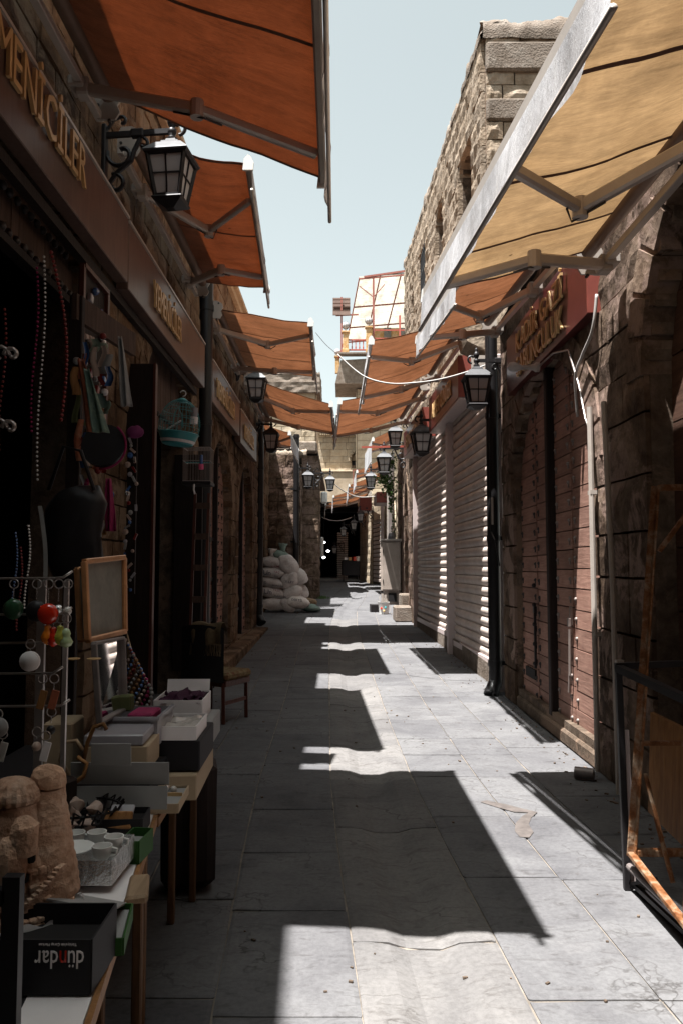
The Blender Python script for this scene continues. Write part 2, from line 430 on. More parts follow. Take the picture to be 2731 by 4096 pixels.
def place_slab(x0, x1, y0, y1, mat, name, follow=False):
    global cnt
    b = slab(x0, x1, y0, y1, cnt*7+3, follow); cnt += 1
    if y0 < 19.5 and cnt < 292: obj(name, b, mat, ground)
    else: far.add(b.v, b.f)
rr = random.Random(11)
strips = [(-2.6, -2.05), (-2.05, -1.5), (-1.5, -.98), (-.98, -.58)]
# columns left of the drain, drain border, drain, and right hand columns; positions follow the drain line
def col(o0, o1, lmin, lmax, mat, name, follow=False, y=1.2, yend=40):
    global cnt
    while y < yend:
        L = rr.uniform(lmin, lmax)*(1 if y < 12 else 1.35)
        c0 = gx(y+L/2)
        place_slab((c0+o0) if abs(o0) < 5 else o0, (c0+o1) if abs(o1) < 5 else o1, y, y+L, mat, name, follow)
        y += L
for y_end, y_st in ((19.5, 1.2), (40, 19.6)):
    for (o0, o1, a, c, mt, nm, fo) in [(-.3, .3, .7, 1.5, GUTT, 'drain_stone', True), (.3, .78, .6, 1.15, PAVE, 'paving_stone', False),
            (.78, 1.2, .5, 1.1, PAVE, 'paving_stone', False), (1.2, 1.75, .6, 1.2, PAVE, 'paving_stone', False),
            (-.82, -.3, .6, 1.2, PAVE, 'paving_stone', False), (-1.25, -.82, .5, 1.1, PAVE, 'paving_stone', False),
            (-1.8, -1.25, .6, 1.3, PAVE, 'paving_stone', False), (-2.35, -1.8, .7, 1.4, PAVE, 'paving_stone', False), (1.75, 2.1, .7, 1.4, PAVE, 'paving_stone', False), (-2.9, -2.35, 1, 2, PAVE, 'paving_stone', False)]:
        col(o0, o1, a, c, mt, nm, fo, y_st, y_end)
obj('paving_beyond', far, PAVE, ground, kind='stuff')

# ------------------------------------------------------------------ masonry
def half(z, zs, rise, hw):
    if z <= zs: return hw
    q = (z-zs)/rise
    return 0 if q >= 1 else hw*math.sqrt(1-q*q)
UNIT = []
for k in range(6):                                 # shared dressed/rubble block meshes, unit size, front face at -y
    rr = random.Random(100+k); bb = B(); n = 4
    def ff(u, v):
        e = 0 if (0 < u < 1 and 0 < v < 1) else 1
        x = u-.5; z = v-.5
        if e: x *= .99+rr.uniform(-.012, .008); z *= .985+rr.uniform(-.022, .012)
        return (x, -.5+(.06+rr.uniform(0,.08) if e else rr.uniform(-.1, .08)), z)
    bb.grid(ff, n, 2)
    per = [i*3 for i in range(n+1)]+[n*3+1, n*3+2]+[i*3+2 for i in range(n-1, -1, -1)]+[1]
    n0 = len(bb.v); m = len(per); bb.v += [(bb.v[i][0], .5, bb.v[i][2]) for i in per]
    bb.f += [(per[i], n0+i, n0+(i+1) % m, per[(i+1) % m]) for i in range(m)]
    UNIT.append(bb)
UM = {}
def unit(k, mat):
    key = (k, mat.name)
    if key not in UM:
        me = bpy.data.meshes.new('stone'); me.from_pydata(UNIT[k].v, [], UNIT[k].f); me.materials.append(mat); me.update(); UM[key] = me
    return UM[key]
COUNTS = {}
def masonry(root, P0, P1, z0, z1, opens, mat, side, hc=.3, lc=.6, thick=.35, relief=.06, backmat=None, limit=290, name='stone', zf=None, edge=0):
    """wall from P0 to P1 (xy); side=+1/-1 picks the normal; opens = (s0, s1, zbottom, zspring, rise)"""
    P0 = Vector((*P0, 0)); P1 = Vector((*P1, 0)); D = (P1-P0); L = D.length; d = D/L
    nrm = Vector((d.y, -d.x, 0))*side
    back = B(); rr = random.Random(int(L*1000)+int(z1*10)); lump = B()
    ang = math.atan2(nrm.y, nrm.x)+PI/2
    z = z0
    while z < z1-.02:
        h = min(hc*rr.uniform(.8, 1.2), z1-z)
        if z1-z-h < .1: h = z1-z
        for (zb, hb) in ((z, h/2), (z+h/2, h/2)):        # backing in half courses
            zm = zb+hb/2; ivs = [(0, L)]
            for (s0, s1, zo, zs, ri) in opens:
                if zm < zo: continue
                hw = half(zm, zs, ri, (s1-s0)/2)
                if hw <= 0: continue
                c = (s0+s1)/2; new = []
                for a, e in ivs:
                    if c-hw > a: new.append((a, min(e, c-hw)))
                    if c+hw < e: new.append((max(a, c+hw), e))
                    if c+hw <= a or c-hw >= e: pass
                ivs = [(a, e) for a, e in new if e-a > .02]
            for a, e in ivs:
                m = P0+d*((a+e)/2)-nrm*(thick/2+.012)
                back.box((m.x, m.y, zb+hb/2), (e-a, thick, hb), ang)
        zm = z+h/2; ivs = [(0, L)]
        for (s0, s1, zo, zs, ri) in opens:
            if z+h*.8 < zo: continue
            hw = half(z+h*.35, zs, ri, (s1-s0)/2)
            if hw <= 0: continue
            c = (s0+s1)/2; new = []
            for a, e in ivs:
                if c-hw > a: new.append((a, min(e, c-hw)))
                if c+hw < e: new.append((max(a, c+hw), e))
            ivs = [(a, e) for a, e in new if e-a > .05]
        for a, e in ivs:
            s = a
            first = True
            while s < e-.01:
                w_ = lc*rr.uniform(.6, 1.4)*(.6 if first and int(z*7) % 2 else 1); first = False
                if e-s-w_ < .18: w_ = e-s
                p = P0+d*(s+w_/2)-nrm*(.05-relief/2)
                k = rr.randrange(6); key = root.name
                if COUNTS.get(key, 0) < limit:
                    COUNTS[key] = COUNTS.get(key, 0)+1
                    o = bpy.data.objects.new(name, unit(k, mat)); COL.objects.link(o); o.parent = root
                    o.location = Vector((p.x, p.y, z+h/2))-wloc(root); o.scale = (w_-.012, .1+relief*rr.uniform(.6, 1.3), h-.01)
                    o.rotation_euler = (0, 0, ang)
                else:
                    M = Matrix.Rotation(ang, 3, 'Z'); sc = Vector((w_-.012, .1+relief*rr.uniform(.6, 1.3), h-.01))
                    lump.add([Vector((p.x, p.y, z+h/2))+M @ Vector((v[0]*sc.x, v[1]*sc.y, v[2]*sc.z)) for v in UNIT[k].v], UNIT[k].f)
                s += w_
        z += h
    obj('mortar_core', back, backmat or MORT, root)
    if lump.v: obj('stonework', lump, mat, root, kind='stuff')
    # arch rings
    for (s0, s1, zo, zs, ri) in opens:
        if ri <= 0: continue
        hw = (s1-s0)/2; c = (s0+s1)/2; n = max(7, int(PI*hw/.3)); n += 1-n % 2
        for i in range(n):
            a0 = PI*i/n+.012; a1 = PI*(i+1)/n-.012
            q = []
            for aa in (a0, (a0+a1)/2, a1): q.append((c-hw*math.cos(aa), zs+ri*math.sin(aa)))
            for aa in (a1, a0): q.append((c-(hw+.27)*math.cos(aa), zs+(ri+.27)*math.sin(aa)))
            f = [P0+d*u+nrm*.045+Vector((0, 0, zz)) for u, zz in q]
            bb = B().prism(f, -nrm*(thick+.03)); obj('arch_stone', bb, mat, root)
    return nrm

def leaf(root, P0, P1, z0, z1, arch, mat, rows=None, cols=None, proud=0, thick=.05, studs=None, n_side=1, stud_mat=STUD):
    """door leaf: planks as parts, clipped to the arch (c, hw, zs, ri) measured along P0->P1"""
    P0 = Vector((*P0, 0)); P1 = Vector((*P1, 0)); D = P1-P0; L = D.length; d = D/L; nrm = Vector((d.y, -d.x, 0))*n_side
    rr = random.Random(int(abs(P0.y)*100))
    def lim(z):
        if arch is None: return 0, L
        c, hw, zs, ri = arch; h = half(z, zs, ri, hw); return max(0, c-h), min(L, c+h)
    st = B()
    if rows:
        z = z0
        while z < z1-.01:
            zt = min(z+rows*rr.uniform(.92, 1.08), z1)
            if z1-zt < rows*.4: zt = z1
            a, e = lim(z+.004); a2, e2 = lim(zt-.004)
            if e-a > .03:
                if e2-a2 < .02: a2 = (a+e)/2-.01; e2 = a2+.02
                pr = proud+rr.uniform(-.003, .003)
                q = [P0+d*(a+.002)+Vector((0, 0, z+.005)), P0+d*(e-.002)+Vector((0, 0, z+.005)), P0+d*(e2-.002)+Vector((0, 0, zt-.005)), P0+d*(a2+.002)+Vector((0, 0, zt-.005))]
                obj('plank', B().prism([p+nrm*pr for p in q], -nrm*thick), mat, root)
                if studs:
                    for sx in studs:
                        if a2+.03 < sx < e2-.03:
                            p = P0+d*sx+nrm*(pr+.004)+Vector((0, 0, (z+zt)/2))
                            st.ball(p, .019, 6, 4); st.box(p-Vector((0, 0, .025)), (.012, .012, .04))
            z = zt
    else:
        s = 0
        while s < L-.01:
            sn = min(s+cols*rr.uniform(.92, 1.08), L)
            if L-sn < cols*.4: sn = L
            def top(u):
                if arch is None: return z1
                c, hw, zs, ri = arch; q = abs(u-c)/hw
                return min(z1, zs+ri*math.sqrt(max(0, 1-q*q))) if q < 1 else z0
            t0, t1 = top(s+.003), top(sn-.003)
            if max(t0, t1) > z0+.03:
                pr = proud+rr.uniform(-.003, .003)
                q = [P0+d*(s+.003)+Vector((0, 0, z0)), P0+d*(sn-.003)+Vector((0, 0, z0)), P0+d*(sn-.003)+Vector((0, 0, max(t1, z0+.01))), P0+d*(s+.003)+Vector((0, 0, max(t0, z0+.01)))]
                obj('plank', B().prism([p+nrm*pr for p in q], -nrm*thick), mat, root)
                if studs:
                    for zz in studs:
                        if zz < min(t0, t1)-.03: st.ball(P0+d*((s+sn)/2)+nrm*(pr+.006)+Vector((0, 0, zz)), .03, 8, 4)
            s = sn
    if st.v: obj('nail_heads', st, stud_mat, root, True, kind='stuff')

def text_letters(txt, root, origin, right, up, height, mat, depth=.012, spacing=1.0, fit=None, name='letter', whole=False):
    """raised letters; origin = lower left corner of the first letter"""
    right = Vector(right).normalized(); up = Vector(up).normalized(); nrm = right.cross(up)
    M = Matrix((right, up, nrm)).transposed(); items = []; x = 0; HS = None
    dg = None
    def mesh_of(ch):
        cu = bpy.data.curves.new('t', 'FONT'); cu.body = ch; cu.extrude = .5; cu.resolution_u = 2
        ob = bpy.data.objects.new('t', cu); me = bpy.data.meshes.new_from_object(ob)
        vs = [tuple(v.co) for v in me.vertices]; fs = [tuple(p.vertices) for p in me.polygons]
        bpy.data.objects.remove(ob); bpy.data.meshes.remove(me); bpy.data.curves.remove(cu)
        return vs, fs
    hv, _ = mesh_of('E'); hh = max(v[1] for v in hv)
    for ch in txt:
        if ch == ' ': x += .32*spacing; continue
        vs, fs = mesh_of(ch)
        if not vs: continue
        x0 = min(v[0] for v in vs); x1 = max(v[0] for v in vs)
        items.append((vs, fs, x-x0)); x += (x1-x0)+.09*spacing
    tot = x-.09*spacing; k = height/hh; kx = (fit/tot) if fit else k
    o = Vector(origin); al = B()
    for vs, fs, dx in items:
        P = [o+M @ Vector(((v[0]+dx)*kx, v[1]*k, (v[2]+.5)*depth)) for v in vs]
        if whole: al.add(P, fs)
        else: obj(name, B().add(P, fs), mat, root)
    if whole: return obj(name, al, mat, root)

def rough_(b): return b
# ------------------------------------------------------------------ left shop buildings
LX = -1.85
lb = thing('shop_building', 'dark rubble stone shop building nearest on the left, arched openings full of trinkets', 'building', (LX, 5.5, 0))
# openings along the wall, measured from Y = .8
masonry(lb, (LX, .8), (LX, 10.05), 0, 6.0, [(1.95, 4.85, .0, 3.58, .44), (6.4, 8.9, .0, 2.95, 1.02)], STONE_L, 1, .27, .46, relief=.05, limit=260)
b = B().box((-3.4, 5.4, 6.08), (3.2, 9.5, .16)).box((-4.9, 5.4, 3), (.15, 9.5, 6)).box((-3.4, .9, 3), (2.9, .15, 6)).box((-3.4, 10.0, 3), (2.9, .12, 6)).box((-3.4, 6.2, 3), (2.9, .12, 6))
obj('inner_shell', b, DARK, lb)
b = B()
for i, (dz, pr, h) in enumerate([(0, .03, .09), (.09, .09, .07), (.16, .05, .06)]):
    b.box((LX-.1+pr/2, 5.42, 5.98+dz+h/2), (.35+pr, 9.3, h-.004), 0, .01)
obj('cornice', b, STONE_C, lb)
obj('parapet', B().prism([(LX-.28, -2.5, 6.2), (LX-.28, 5.5, 6.2), (LX-.28, 5.5, 6.95), (LX-.28, -2.5, 8.2)], (.22, 0, 0)), STONE_L, lb)  # out of view; height and run shaped to shade the lane and stall
# upright boards closing the heads of the two arches
leaf(lb, (LX-.09, 2.76), (LX-.09, 5.64), 3.42, 4.05, (1.44, 1.45, 3.58, .44), WOOD_V, cols=.105, studs=(3.48, 3.72))
leaf(lb, (LX-.09, 7.2), (LX-.09, 9.7), 3.0, 4.0, (1.25, 1.25, 2.95, 1.02), WOOD_V, cols=.125, studs=(3.15,))
obj('lintel', B().bar((LX-.07, 2.76, 3.39), (LX-.07, 5.64, 3.39), .08, .05), WOOD_B, lb)
# open shutter leaf of the second arch and two dark posts
d1 = obj('door_leaf', B().box((LX+.02, 6.72, 1.75), (.46, .055, 3.05), 0, .006), WOOD_B, lb, label='tall black door leaf folded open')
obj('edge_strip', B().box((LX+.26, 6.72, 1.75), (.022, .07, 3.05)), WOOD_M, d1)
obj('door_leaf', B().box((LX+.0, 9.62, 1.6), (.34, .05, 2.6), 0, .006), WOOD_B, lb)
for (y, zt) in ((9.95, 2.6), (9.62, 2.3)):
    pass
# rail under the sign boards
obj('sign_rail', B().bar((LX+.06, 1.0, 3.7), (LX+.06, 9.6, 3.66), .06, .07), WOOD_B, lb)

lb2 = thing('shop_building', 'dark stone shop building on the left beyond the first black pipe, studded double doors shut', 'building', (LX, 14, 0))
o2 = [(.85, 3.05, .25, 2.5, .95), (3.95, 6.1, .25, 2.5, .95)]
masonry(lb2, (LX, 10.1), (LX, 17.3), 0, 6.0, o2, STONE_L, 1, .28, .5, relief=.05, limit=200)
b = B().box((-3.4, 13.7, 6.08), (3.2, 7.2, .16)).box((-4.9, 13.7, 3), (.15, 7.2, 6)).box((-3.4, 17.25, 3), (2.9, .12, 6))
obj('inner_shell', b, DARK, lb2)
b = B()
for i, (dz, pr, h) in enumerate([(0, .03, .09), (.09, .09, .07), (.16, .05, .06)]):
    b.box((LX-.1+pr/2, 13.7, 5.98+dz+h/2), (.35+pr, 7.18, h-.004), 0, .01)
obj('cornice', b, STONE_C, lb2)
for (s0, s1, _, zs, ri) in o2:
    y0 = 10.1+s0; y1 = 10.1+s1; w2 = (y1-y0)/2
    leaf(lb2, (LX-.1, y0), (LX-.1, y0+w2-.02), .25, 3.4, (w2, w2, zs, ri), WOOD_R, rows=.2, studs=(.18, .52, .86))
    leaf(lb2, (LX-.1, y0+w2+.02), (LX-.1, y1), .25, 3.4, (-.02, w2, zs, ri), WOOD_R, rows=.2, studs=(.18, .52, .86))
    obj('door_post', B().box((LX-.06, (y0+y1)/2, 1.8), (.07, .08, 3.1)), WOOD_B, lb2)
    b = B()
    for zz in (.75, 1.35, 1.95):
        b.bar((LX-.085, (y0+y1)/2-.3, zz), (LX-.085, (y0+y1)/2+.3, zz), .012, .05)
    obj('bolt', b, IRON, lb2)
obj('step', B().box((LX+.14, 14.0, .12), (.3, 6.3, .26), 0, .02), STONE_L, lb2)

# recessed stretch beyond, with one arched door, and the two piers standing forward
lb3 = thing('stone_building', 'pale stone building behind the heap of sacks with block walls and a narrow arched door', 'building', (-2.1, 22.8, .3))
masonry(lb3, (-2.12, 17.4), (-2.12, 22.7), .15, 5.7, [(2.4, 4.2, .3, 2.3, .9)], STONE_L, 1, .3, .5, relief=.06, limit=60)
leaf(lb3, (-2.2, 19.8), (-2.2, 21.6), .4, 3.3, (.9, .9, 2.3, .9), WOOD_D, rows=.22, studs=(.3, .8, 1.3))
masonry(lb3, (-2.12, 22.72), (-1.36, 22.72), .3, 4.75, [], STONE_R, 1, .34, .42, relief=.05, limit=120)
masonry(lb3, (-1.345, 22.9), (-1.345, 26.9), .3, 4.75, [(.7, 2.6, .3, 4.0, .02)], STONE_R, 1, .4, .6, relief=.04, limit=140)
masonry(lb3, (-1.345, 26.95), (-.76, 26.95), .3, 5.3, [], STONE_R, 1, .4, .5, relief=.05, limit=180)
masonry(lb3, (-.76, 27.1), (-1.12, 40), .3, 5.2, [(1.5, 4, .3, 2.5, 1.0), (6, 9, .3, 2.5, 1)], STONE_R, 1, .4, .7, relief=.04, limit=180)
obj('inner_shell', B().box((-3.1, 25, 4.86), (3.4, 4.2, .14)).box((-2.9, 33.6, 5.4), (4.2, 13.1, .14)).box((-3.6, 28, 2.6), (.2, 12, 5.2)).box((-1.9, 24.8, 2.3), (.1, 3.6, 4.4)).box((-1.35, 33, 2.3), (.1, 12, 4.4)), DARK, lb3)
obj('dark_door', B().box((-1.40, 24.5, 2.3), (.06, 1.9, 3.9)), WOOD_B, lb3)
def ridge(P0, P1, wd, z0_, h, seed, amp=.08, n=60):
    P0 = Vector((*P0, 0)); P1 = Vector((*P1, 0)); d = (P1-P0).normalized(); nr = Vector((d.y, -d.x, 0))
    prof = [(-.5, 0), (-.52, .4), (-.48, .8), (-.3, 1.0), (-.05, 1.05), (.2, .98), (.42, .85), (.5, .4), (.5, 0)]
    def f(u, v):
        q = prof[int(round(v*(len(prof)-1)))]; p = P0.lerp(P1, u)+nr*(-q[0]*wd)+Vector((0, 0, z0_+h*q[1]))
        k = p*5+Vector((seed, 0, 0)); a = amp*(.3+q[1])
        return p+Vector((noise.noise(k)*a*.6, noise.noise(k+Vector((9, 0, 0)))*a*.6, (noise.noise(k*.6+Vector((0, 9, 0)))+.6*noise.noise(k*2.5))*a))
    return B().grid(f, n, len(prof)-1)
b = ridge((-2.35, 22.95), (-1.0, 22.95), .5, 4.72, .2, 3)
obj('broken_coping', b, STONE_T, lb3, True, kind='stuff')

# raised rough slab building behind the pipes (top edge of broken concrete)
hb = thing('ruined_upper_storey', 'high broken block wall with jagged concrete top above the left awnings', 'building', (-1.6, 30, 5.3))
masonry(hb, (-3.9, 29.5), (-.98, 29.5), 5.2, 8.9, [], STONE_C, 1, .42, .8, relief=.03, limit=90)
masonry(hb, (-.97, 29.7), (-.97, 33), 5.2, 8.9, [], STONE_C, 1, .42, .8, relief=.03, limit=130)
b = B()
b.grid(lambda u, v: (-4.0+3.2*u, 29.25-.0+.05*noise.noise(Vector((u*9, v*5, 1))), 8.0+.78*v+(.10*noise.noise(Vector((u*22, 0, 3))) if v == 1 else 0)), 40, 8)
b.grid(lambda u, v: (-.8+.04*noise.noise(Vector((u*9, v*5, 7))), 29.25+3.2*u, 8.0+.78*v+(.10*noise.noise(Vector((u*12, 0, 9))) if v == 1 else 0)), 20, 8)
b.grid(lambda u, v: (-4.0+3.2*u, 29.25+3.2*v, 8.72+.10*noise.noise(Vector((u*22, v*9, 3)))), 40, 10)
b.grid(lambda u, v: (-4.0+3.2*u, 29.25+3.2*v, 8.02), 2, 2)
obj('broken_slab', b, CONC, hb)
obj('iron_stub', B().tube((-2.6, 29.6, 8.7), (-2.55, 29.6, 9.15), .03), IRON, hb)
obj('core', B().box((-2.5, 31.2, 7), (2.6, 3, 3.4)), MORT, hb)
for (x, y, z, ww, dd) in ((-1.55, 26.6, 5.75, 1.1, .9), (-1.0, 28.2, 6.1, .7, .8)):
    pass
obj('concrete_ledge', B().box((-1.5, 26.9, 5.55), (1.35, .9, .35), 0, .04), CONC, hb)
obj('concrete_ledge', B().box((-1.95, 23.2, 5.2), (.9, .9, .28), 0, .04), CONC, hb)

# unseen storeys, shop rows and roofed passage, added to block sky light
up = thing('sky_block_storey', 'unseen set back storey added above the left cornice to block sky light', 'building', (-4.2, 7, 6.1))
masonry(up, (-3.15, -14), (-3.15, 17.0), 6.1, 8.7, [], STONE_C, 1, .42, 1.4, relief=.03, limit=60)
obj('roof', B().box((-4.6, 1.5, 8.75), (3.2, 31, .12)), CONC, up)
up = thing('sky_block_storey', 'unseen set back storey added over the right shop to block sky light', 'building', (4.2, 5, 4.6))
masonry(up, (3.55, -14), (3.55, 10.2), 4.6, 8.4, [], STONE_C, -1, .42, 1.4, relief=.03, limit=60)
obj('roof', B().box((5.0, -1.9, 8.45), (3.2, 24, .12)), CONC, up)
for (lab, x, sd) in (('unseen shop row added behind the viewer on the left to block sky light', -1.85, 1), ('unseen shop row added behind the viewer on the right to block sky light', 1.95, -1)):
    bk = thing('shop_building', lab, 'building', (x, -6, 0))
    masonry(bk, (x, -14), (x, .78), 0, 6.0, [(2.5, 5, 0, 2.6, 1.1), (7, 9.5, 0, 2.6, 1.1), (11.2, 13.6, 0, 2.6, 1.1)], STONE_R, sd, .4, .8, relief=.04, limit=40)
    sg_ = 1 if x > 0 else -1
    obj('inner_shell', B().box((x+sg_*1.6, -6.6, 6.1), (3.2, 14.8, .12)).box((x+sg_*.9, -6.6, 3), (.1, 14.6, 5.8)), DARK, bk)
ga = thing('sky_block_passage', 'unseen roofed passage added behind the viewer to darken the lane', 'building', (0, -14, 0))
masonry(ga, (-1.85, -13.9), (1.95, -13.9), 0, 6.0, [(.5, 3.3, 0, 2.5, 1.3)], STONE_R, -1, .4, .8, relief=.03, limit=20)
obj('sky_block_roof', B().box((.05, -7.3, 6.25), (4.1, 13.6, .35)), STONE_R, ga)  # overhead cover added out of view to cut sky light from behind
obj('sky_block_back', B().box((0, -15.5, 2.5), (4, .1, 5)), DARK, ga)

# ------------------------------------------------------------------ right shop building with the arched door
def rwall(y):                                   # plan line of the right hand wall
    return 1.95 if y < 9.9 else (1.985-.0375*(y-9.9) if y < 19.2 else 1.78)
rb = thing('shop_building', 'weathered plastered stone shop on the right with big arched plank door', 'building', (1.95, 6, 0))
DS0, DS1 = 6.08, 8.95
masonry(rb, (1.95, .8), (1.95, 9.55), 0, 4.45, [(.9, 4.2, .0, 2.75, 1.35), (DS0-.8, DS1-.8, .12, 2.35, 1.12)], STONE_R, -1, .33, .6, relief=.035, limit=280)
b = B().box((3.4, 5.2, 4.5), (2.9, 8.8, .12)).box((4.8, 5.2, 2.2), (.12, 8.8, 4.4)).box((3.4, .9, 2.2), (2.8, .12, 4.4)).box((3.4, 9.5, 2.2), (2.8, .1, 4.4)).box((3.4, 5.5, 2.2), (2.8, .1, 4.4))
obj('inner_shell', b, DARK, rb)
# smeared mortar/plaster skin between stones on the pier
b = B()
rr = random.Random(31)
b = B()
_p = [(-.5, 0), (-.5, .8), (-.3, 1), (.3, 1), (.5, .7), (.5, 0)]
b.grid(lambda u, v: (2.05+.4*_p[int(round(v*5))][0]+.05*noise.noise(Vector((u*50, v*7, 2))), .8+8.8*u, 4.42+.25*_p[int(round(v*5))][1]+.09*noise.noise(Vector((u*45, v*5, 9)))*(v > 0 and v < 1)), 160, 5)
obj('rubble_coping', b, STONE_T, rb, True, kind='stuff')
obj('threshold', rough_(B().box((2.03, 7.5, .06), (.2, 2.85, .13), 0, .02)), MORT, rb)
XD = 2.03
hw = (DS1-DS0)/2; cD = (DS0+DS1)/2
bounds = [DS0, 6.98, 7.52, 7.64, 8.3, DS1]
for a, e, pr in ((DS0, 6.98, .0), (6.985, 7.50, .012), (7.66, 8.26, 0), (8.265, DS1, .008)):
    leaf(rb, (XD, a), (XD, e), .14, 3.5, (cD-a, hw, 2.35, 1.12), WOOD_R, rows=.172, n_side=-1, proud=pr,
         studs=(.06, e-a-.06), stud_mat=STUDL if a < 7 else STUD)
obj('door_post', B().box((XD-.03, 7.58, 1.8), (.09, .1, 3.3), 0, .01), WOOD_B, rb)
b = B().box((XD-.05, 6.98, 1.06), (.03, .05, .08), 0, .008).box((XD-.035, 6.98, 1.12), (.02, .03, .16)).tube((XD-.05, 6.97, 1.0), (XD-.05, 6.99, .6), .012).tube((XD-.05, 7.0, .62), (XD-.05, 7.03, .45), .01)
obj('padlock', b, STUDL, rb)
b = B().tube((XD-.04, 8.26, .5), (XD-.04, 8.26, 1.15), .014).box((XD-.04, 8.26, 1.1), (.03, .06, .07))
for zz in (.55, .75, .95, 1.15, 1.35): b.ball((XD-.045, 8.26, zz), .025, 6, 4)
obj('bolt', b, IRON, rb)
obj('letter_slot', B().box((XD-.02, 8.55, .42), (.02, .42, .1)), DARK, rb)
# second arch nearer the viewer: closed dark plank door
leaf(rb, (2.1, 1.7), (2.1, 5.0), .0, 4.1, (1.65, 1.65, 2.75, 1.35), WOOD_D, rows=.42, n_side=-1)
for y in (5.35, 5.85):
    pass

# drain pipes -------------------------------------------------------------
def drain(x, y, z0, z1, r, label, elbow=True, grp='black drain pipes on the house fronts'):
    t = thing('drain_pipe', label, 'drain pipe', (x, y, z0), grp)
    obj('pipe', B().tube((x, y, z0+.1), (x, y, z1), r, n=14), BLACKP, t, 'auto')
    zz = z0+.35
    while zz < z1:
        obj('clamp', B().tube((x, y, zz), (x, y, zz+.07), r*1.12, n=14).box((x+(.08 if x > 0 else -.08), y, zz+.035), (.16, .03, .05)), BLACKP, t, 'auto'); zz += 1.5
    if elbow: obj('shoe', B().path([(x, y, z0+.3), (x, y, z0+.16), (x-(.08 if x > 0 else -.08), y-.1, z0+.02)], [r*1.05, r*1.1, r*1.15], 12), BLACKP, t, 'auto')
    return t
drain(LX+.1, 10.12, .0, 5.6, .088, 'thick black drain pipe on the left wall beside the hanging birdcages')
drain(LX+.06, 17.35, .3, 5.3, .09, 'black drain pipe left of the heap of white sacks')
drain(-1.28, 22.55, .35, 5.3, .085, 'black drain pipe between the two pale stone piers behind the sacks', False)
pp = drain(1.84, 9.66, .0, 4.5, .075, 'black drain pipe between the plank door and the roller shutters')
b = B()
s_ = B().box((1.78, 9.42, 2.2), (.025, .05, .32))
obj('cable_cover', s_, PALEBOX, pp)
obj('cable', B().path([(1.76, 9.42, 4.3), (1.765, 9.41, 2.3), (1.765, 9.4, 1.95), (1.77, 9.2, 1.85), (1.8, 9.1, 1.55)], .008, 6), BLACKP, pp)
obj('bottom_plate', B().prism([(1.77, 9.8, .02), (1.77, 9.62, .2), (1.77, 9.45, .02), (1.77, 9.6, -.0)], (.015, 0, 0)), BLACKP, pp)

# pipes on the near pier
t = thing('cable_conduit', 'rust flecked pale conduit pipe running up the pier beside the plank door', 'pipe', (1.87, 5.95, 0), 'conduits on the right pier')
obj('pipe', B().path([(1.86, 5.9, .06), (1.87, 5.94, 2.3), (1.875, 5.96, 2.75)], .021, 8), PALEBOX, t, 'auto')
obj('pipe_clip', B().box((1.88, 5.91, 1.05), (.05, .07, .03)).box((1.88, 5.95, 2.1), (.05, .07, .03)), PALEBOX, t)
t = thing('cable_conduit', 'straight pale conduit pipe in the middle of the right hand pier', 'pipe', (1.87, 5.5, 0), 'conduits on the right pier')
obj('pipe', B().path([(1.86, 5.46, .02), (1.865, 5.5, 1.4), (1.87, 5.62, 2.72)], .02, 8), PALEBOX, t, 'auto')
obj('pipe_clip', B().box((1.88, 5.46, .9), (.05, .07, .03)), PALEBOX, t)

# ------------------------------------------------------------------ roller shutter shop front
sh = thing('shutter_shop', 'shop front of two tall taupe roller shutters on the right of the lane', 'shop front', (1.9, 13.5, .1))
obj('kerb_base', B().prism([(1.93, 9.9, -.1), (1.65, 17.8, .1), (1.65, 17.8, .5), (1.93, 9.9, .27)], (.3, 0, 0)), CONC, sh)
def jamb(y, x, z0, z1, wd=.16):
    obj('jamb', B().box((x, y, (z0+z1)/2), (.13, wd, z1-z0), -.0375, .01), JAMB, sh)
def shutter(y0, y1, zb, zt, n):
    x0, x1 = rwall(y0)-.02, rwall(y1)-.02
    t = obj('shutter_curtain', B().prism([(x0+.04, y0, zb), (x1+.04, y1, zb+.0), (x1+.04, y1, zt+.2), (x0+.04, y0, zt+.2)], (.02, 0, 0)), SHUT, sh)
    hgt = (zt+.15-zb)/n
    prof = [(0, 0), (-.012, .008), (-.034, .3), (-.04, .5), (-.034, .7), (-.012, .94), (.004, .96)]
    mesh = None
    for i in range(n):
        z = zb+i*hgt
        if mesh is None:
            bb = B()
            vs = []
            for (px, pz) in prof: vs += [(px, 0, pz*hgt), (px+(x1-x0), y1-y0, pz*hgt)]
            fs = [(2*k, 2*k+1, 2*k+3, 2*k+2) for k in range(len(prof)-1)]
            bb.add(vs, fs); me = bpy.data.meshes.new('slat'); me.from_pydata(bb.v, [], bb.f); me.materials.append(SHUT)
            for p in me.polygons: p.use_smooth = True
            mesh = me
        o = bpy.data.objects.new('slat', mesh); COL.objects.link(o); o.parent = t
        o.location = Vector((x0+.03, y0, z))-wloc(t)
    obj('bottom_rail', B().bar((x0+.0, y0, zb-.03), (x1+.0, y1, zb-.03), .06, .1, .01), JAMB, t)
shutter(10.0, 13.1, .33, 3.85, 27)
shutter(13.4, 17.6, .42, 4.0, 27)
jamb(9.9, 1.93, -.02, 4.2, .2); jamb(13.25, 1.81, .1, 4.25, .2); jamb(17.68, 1.65, .2, 4.3, .12)
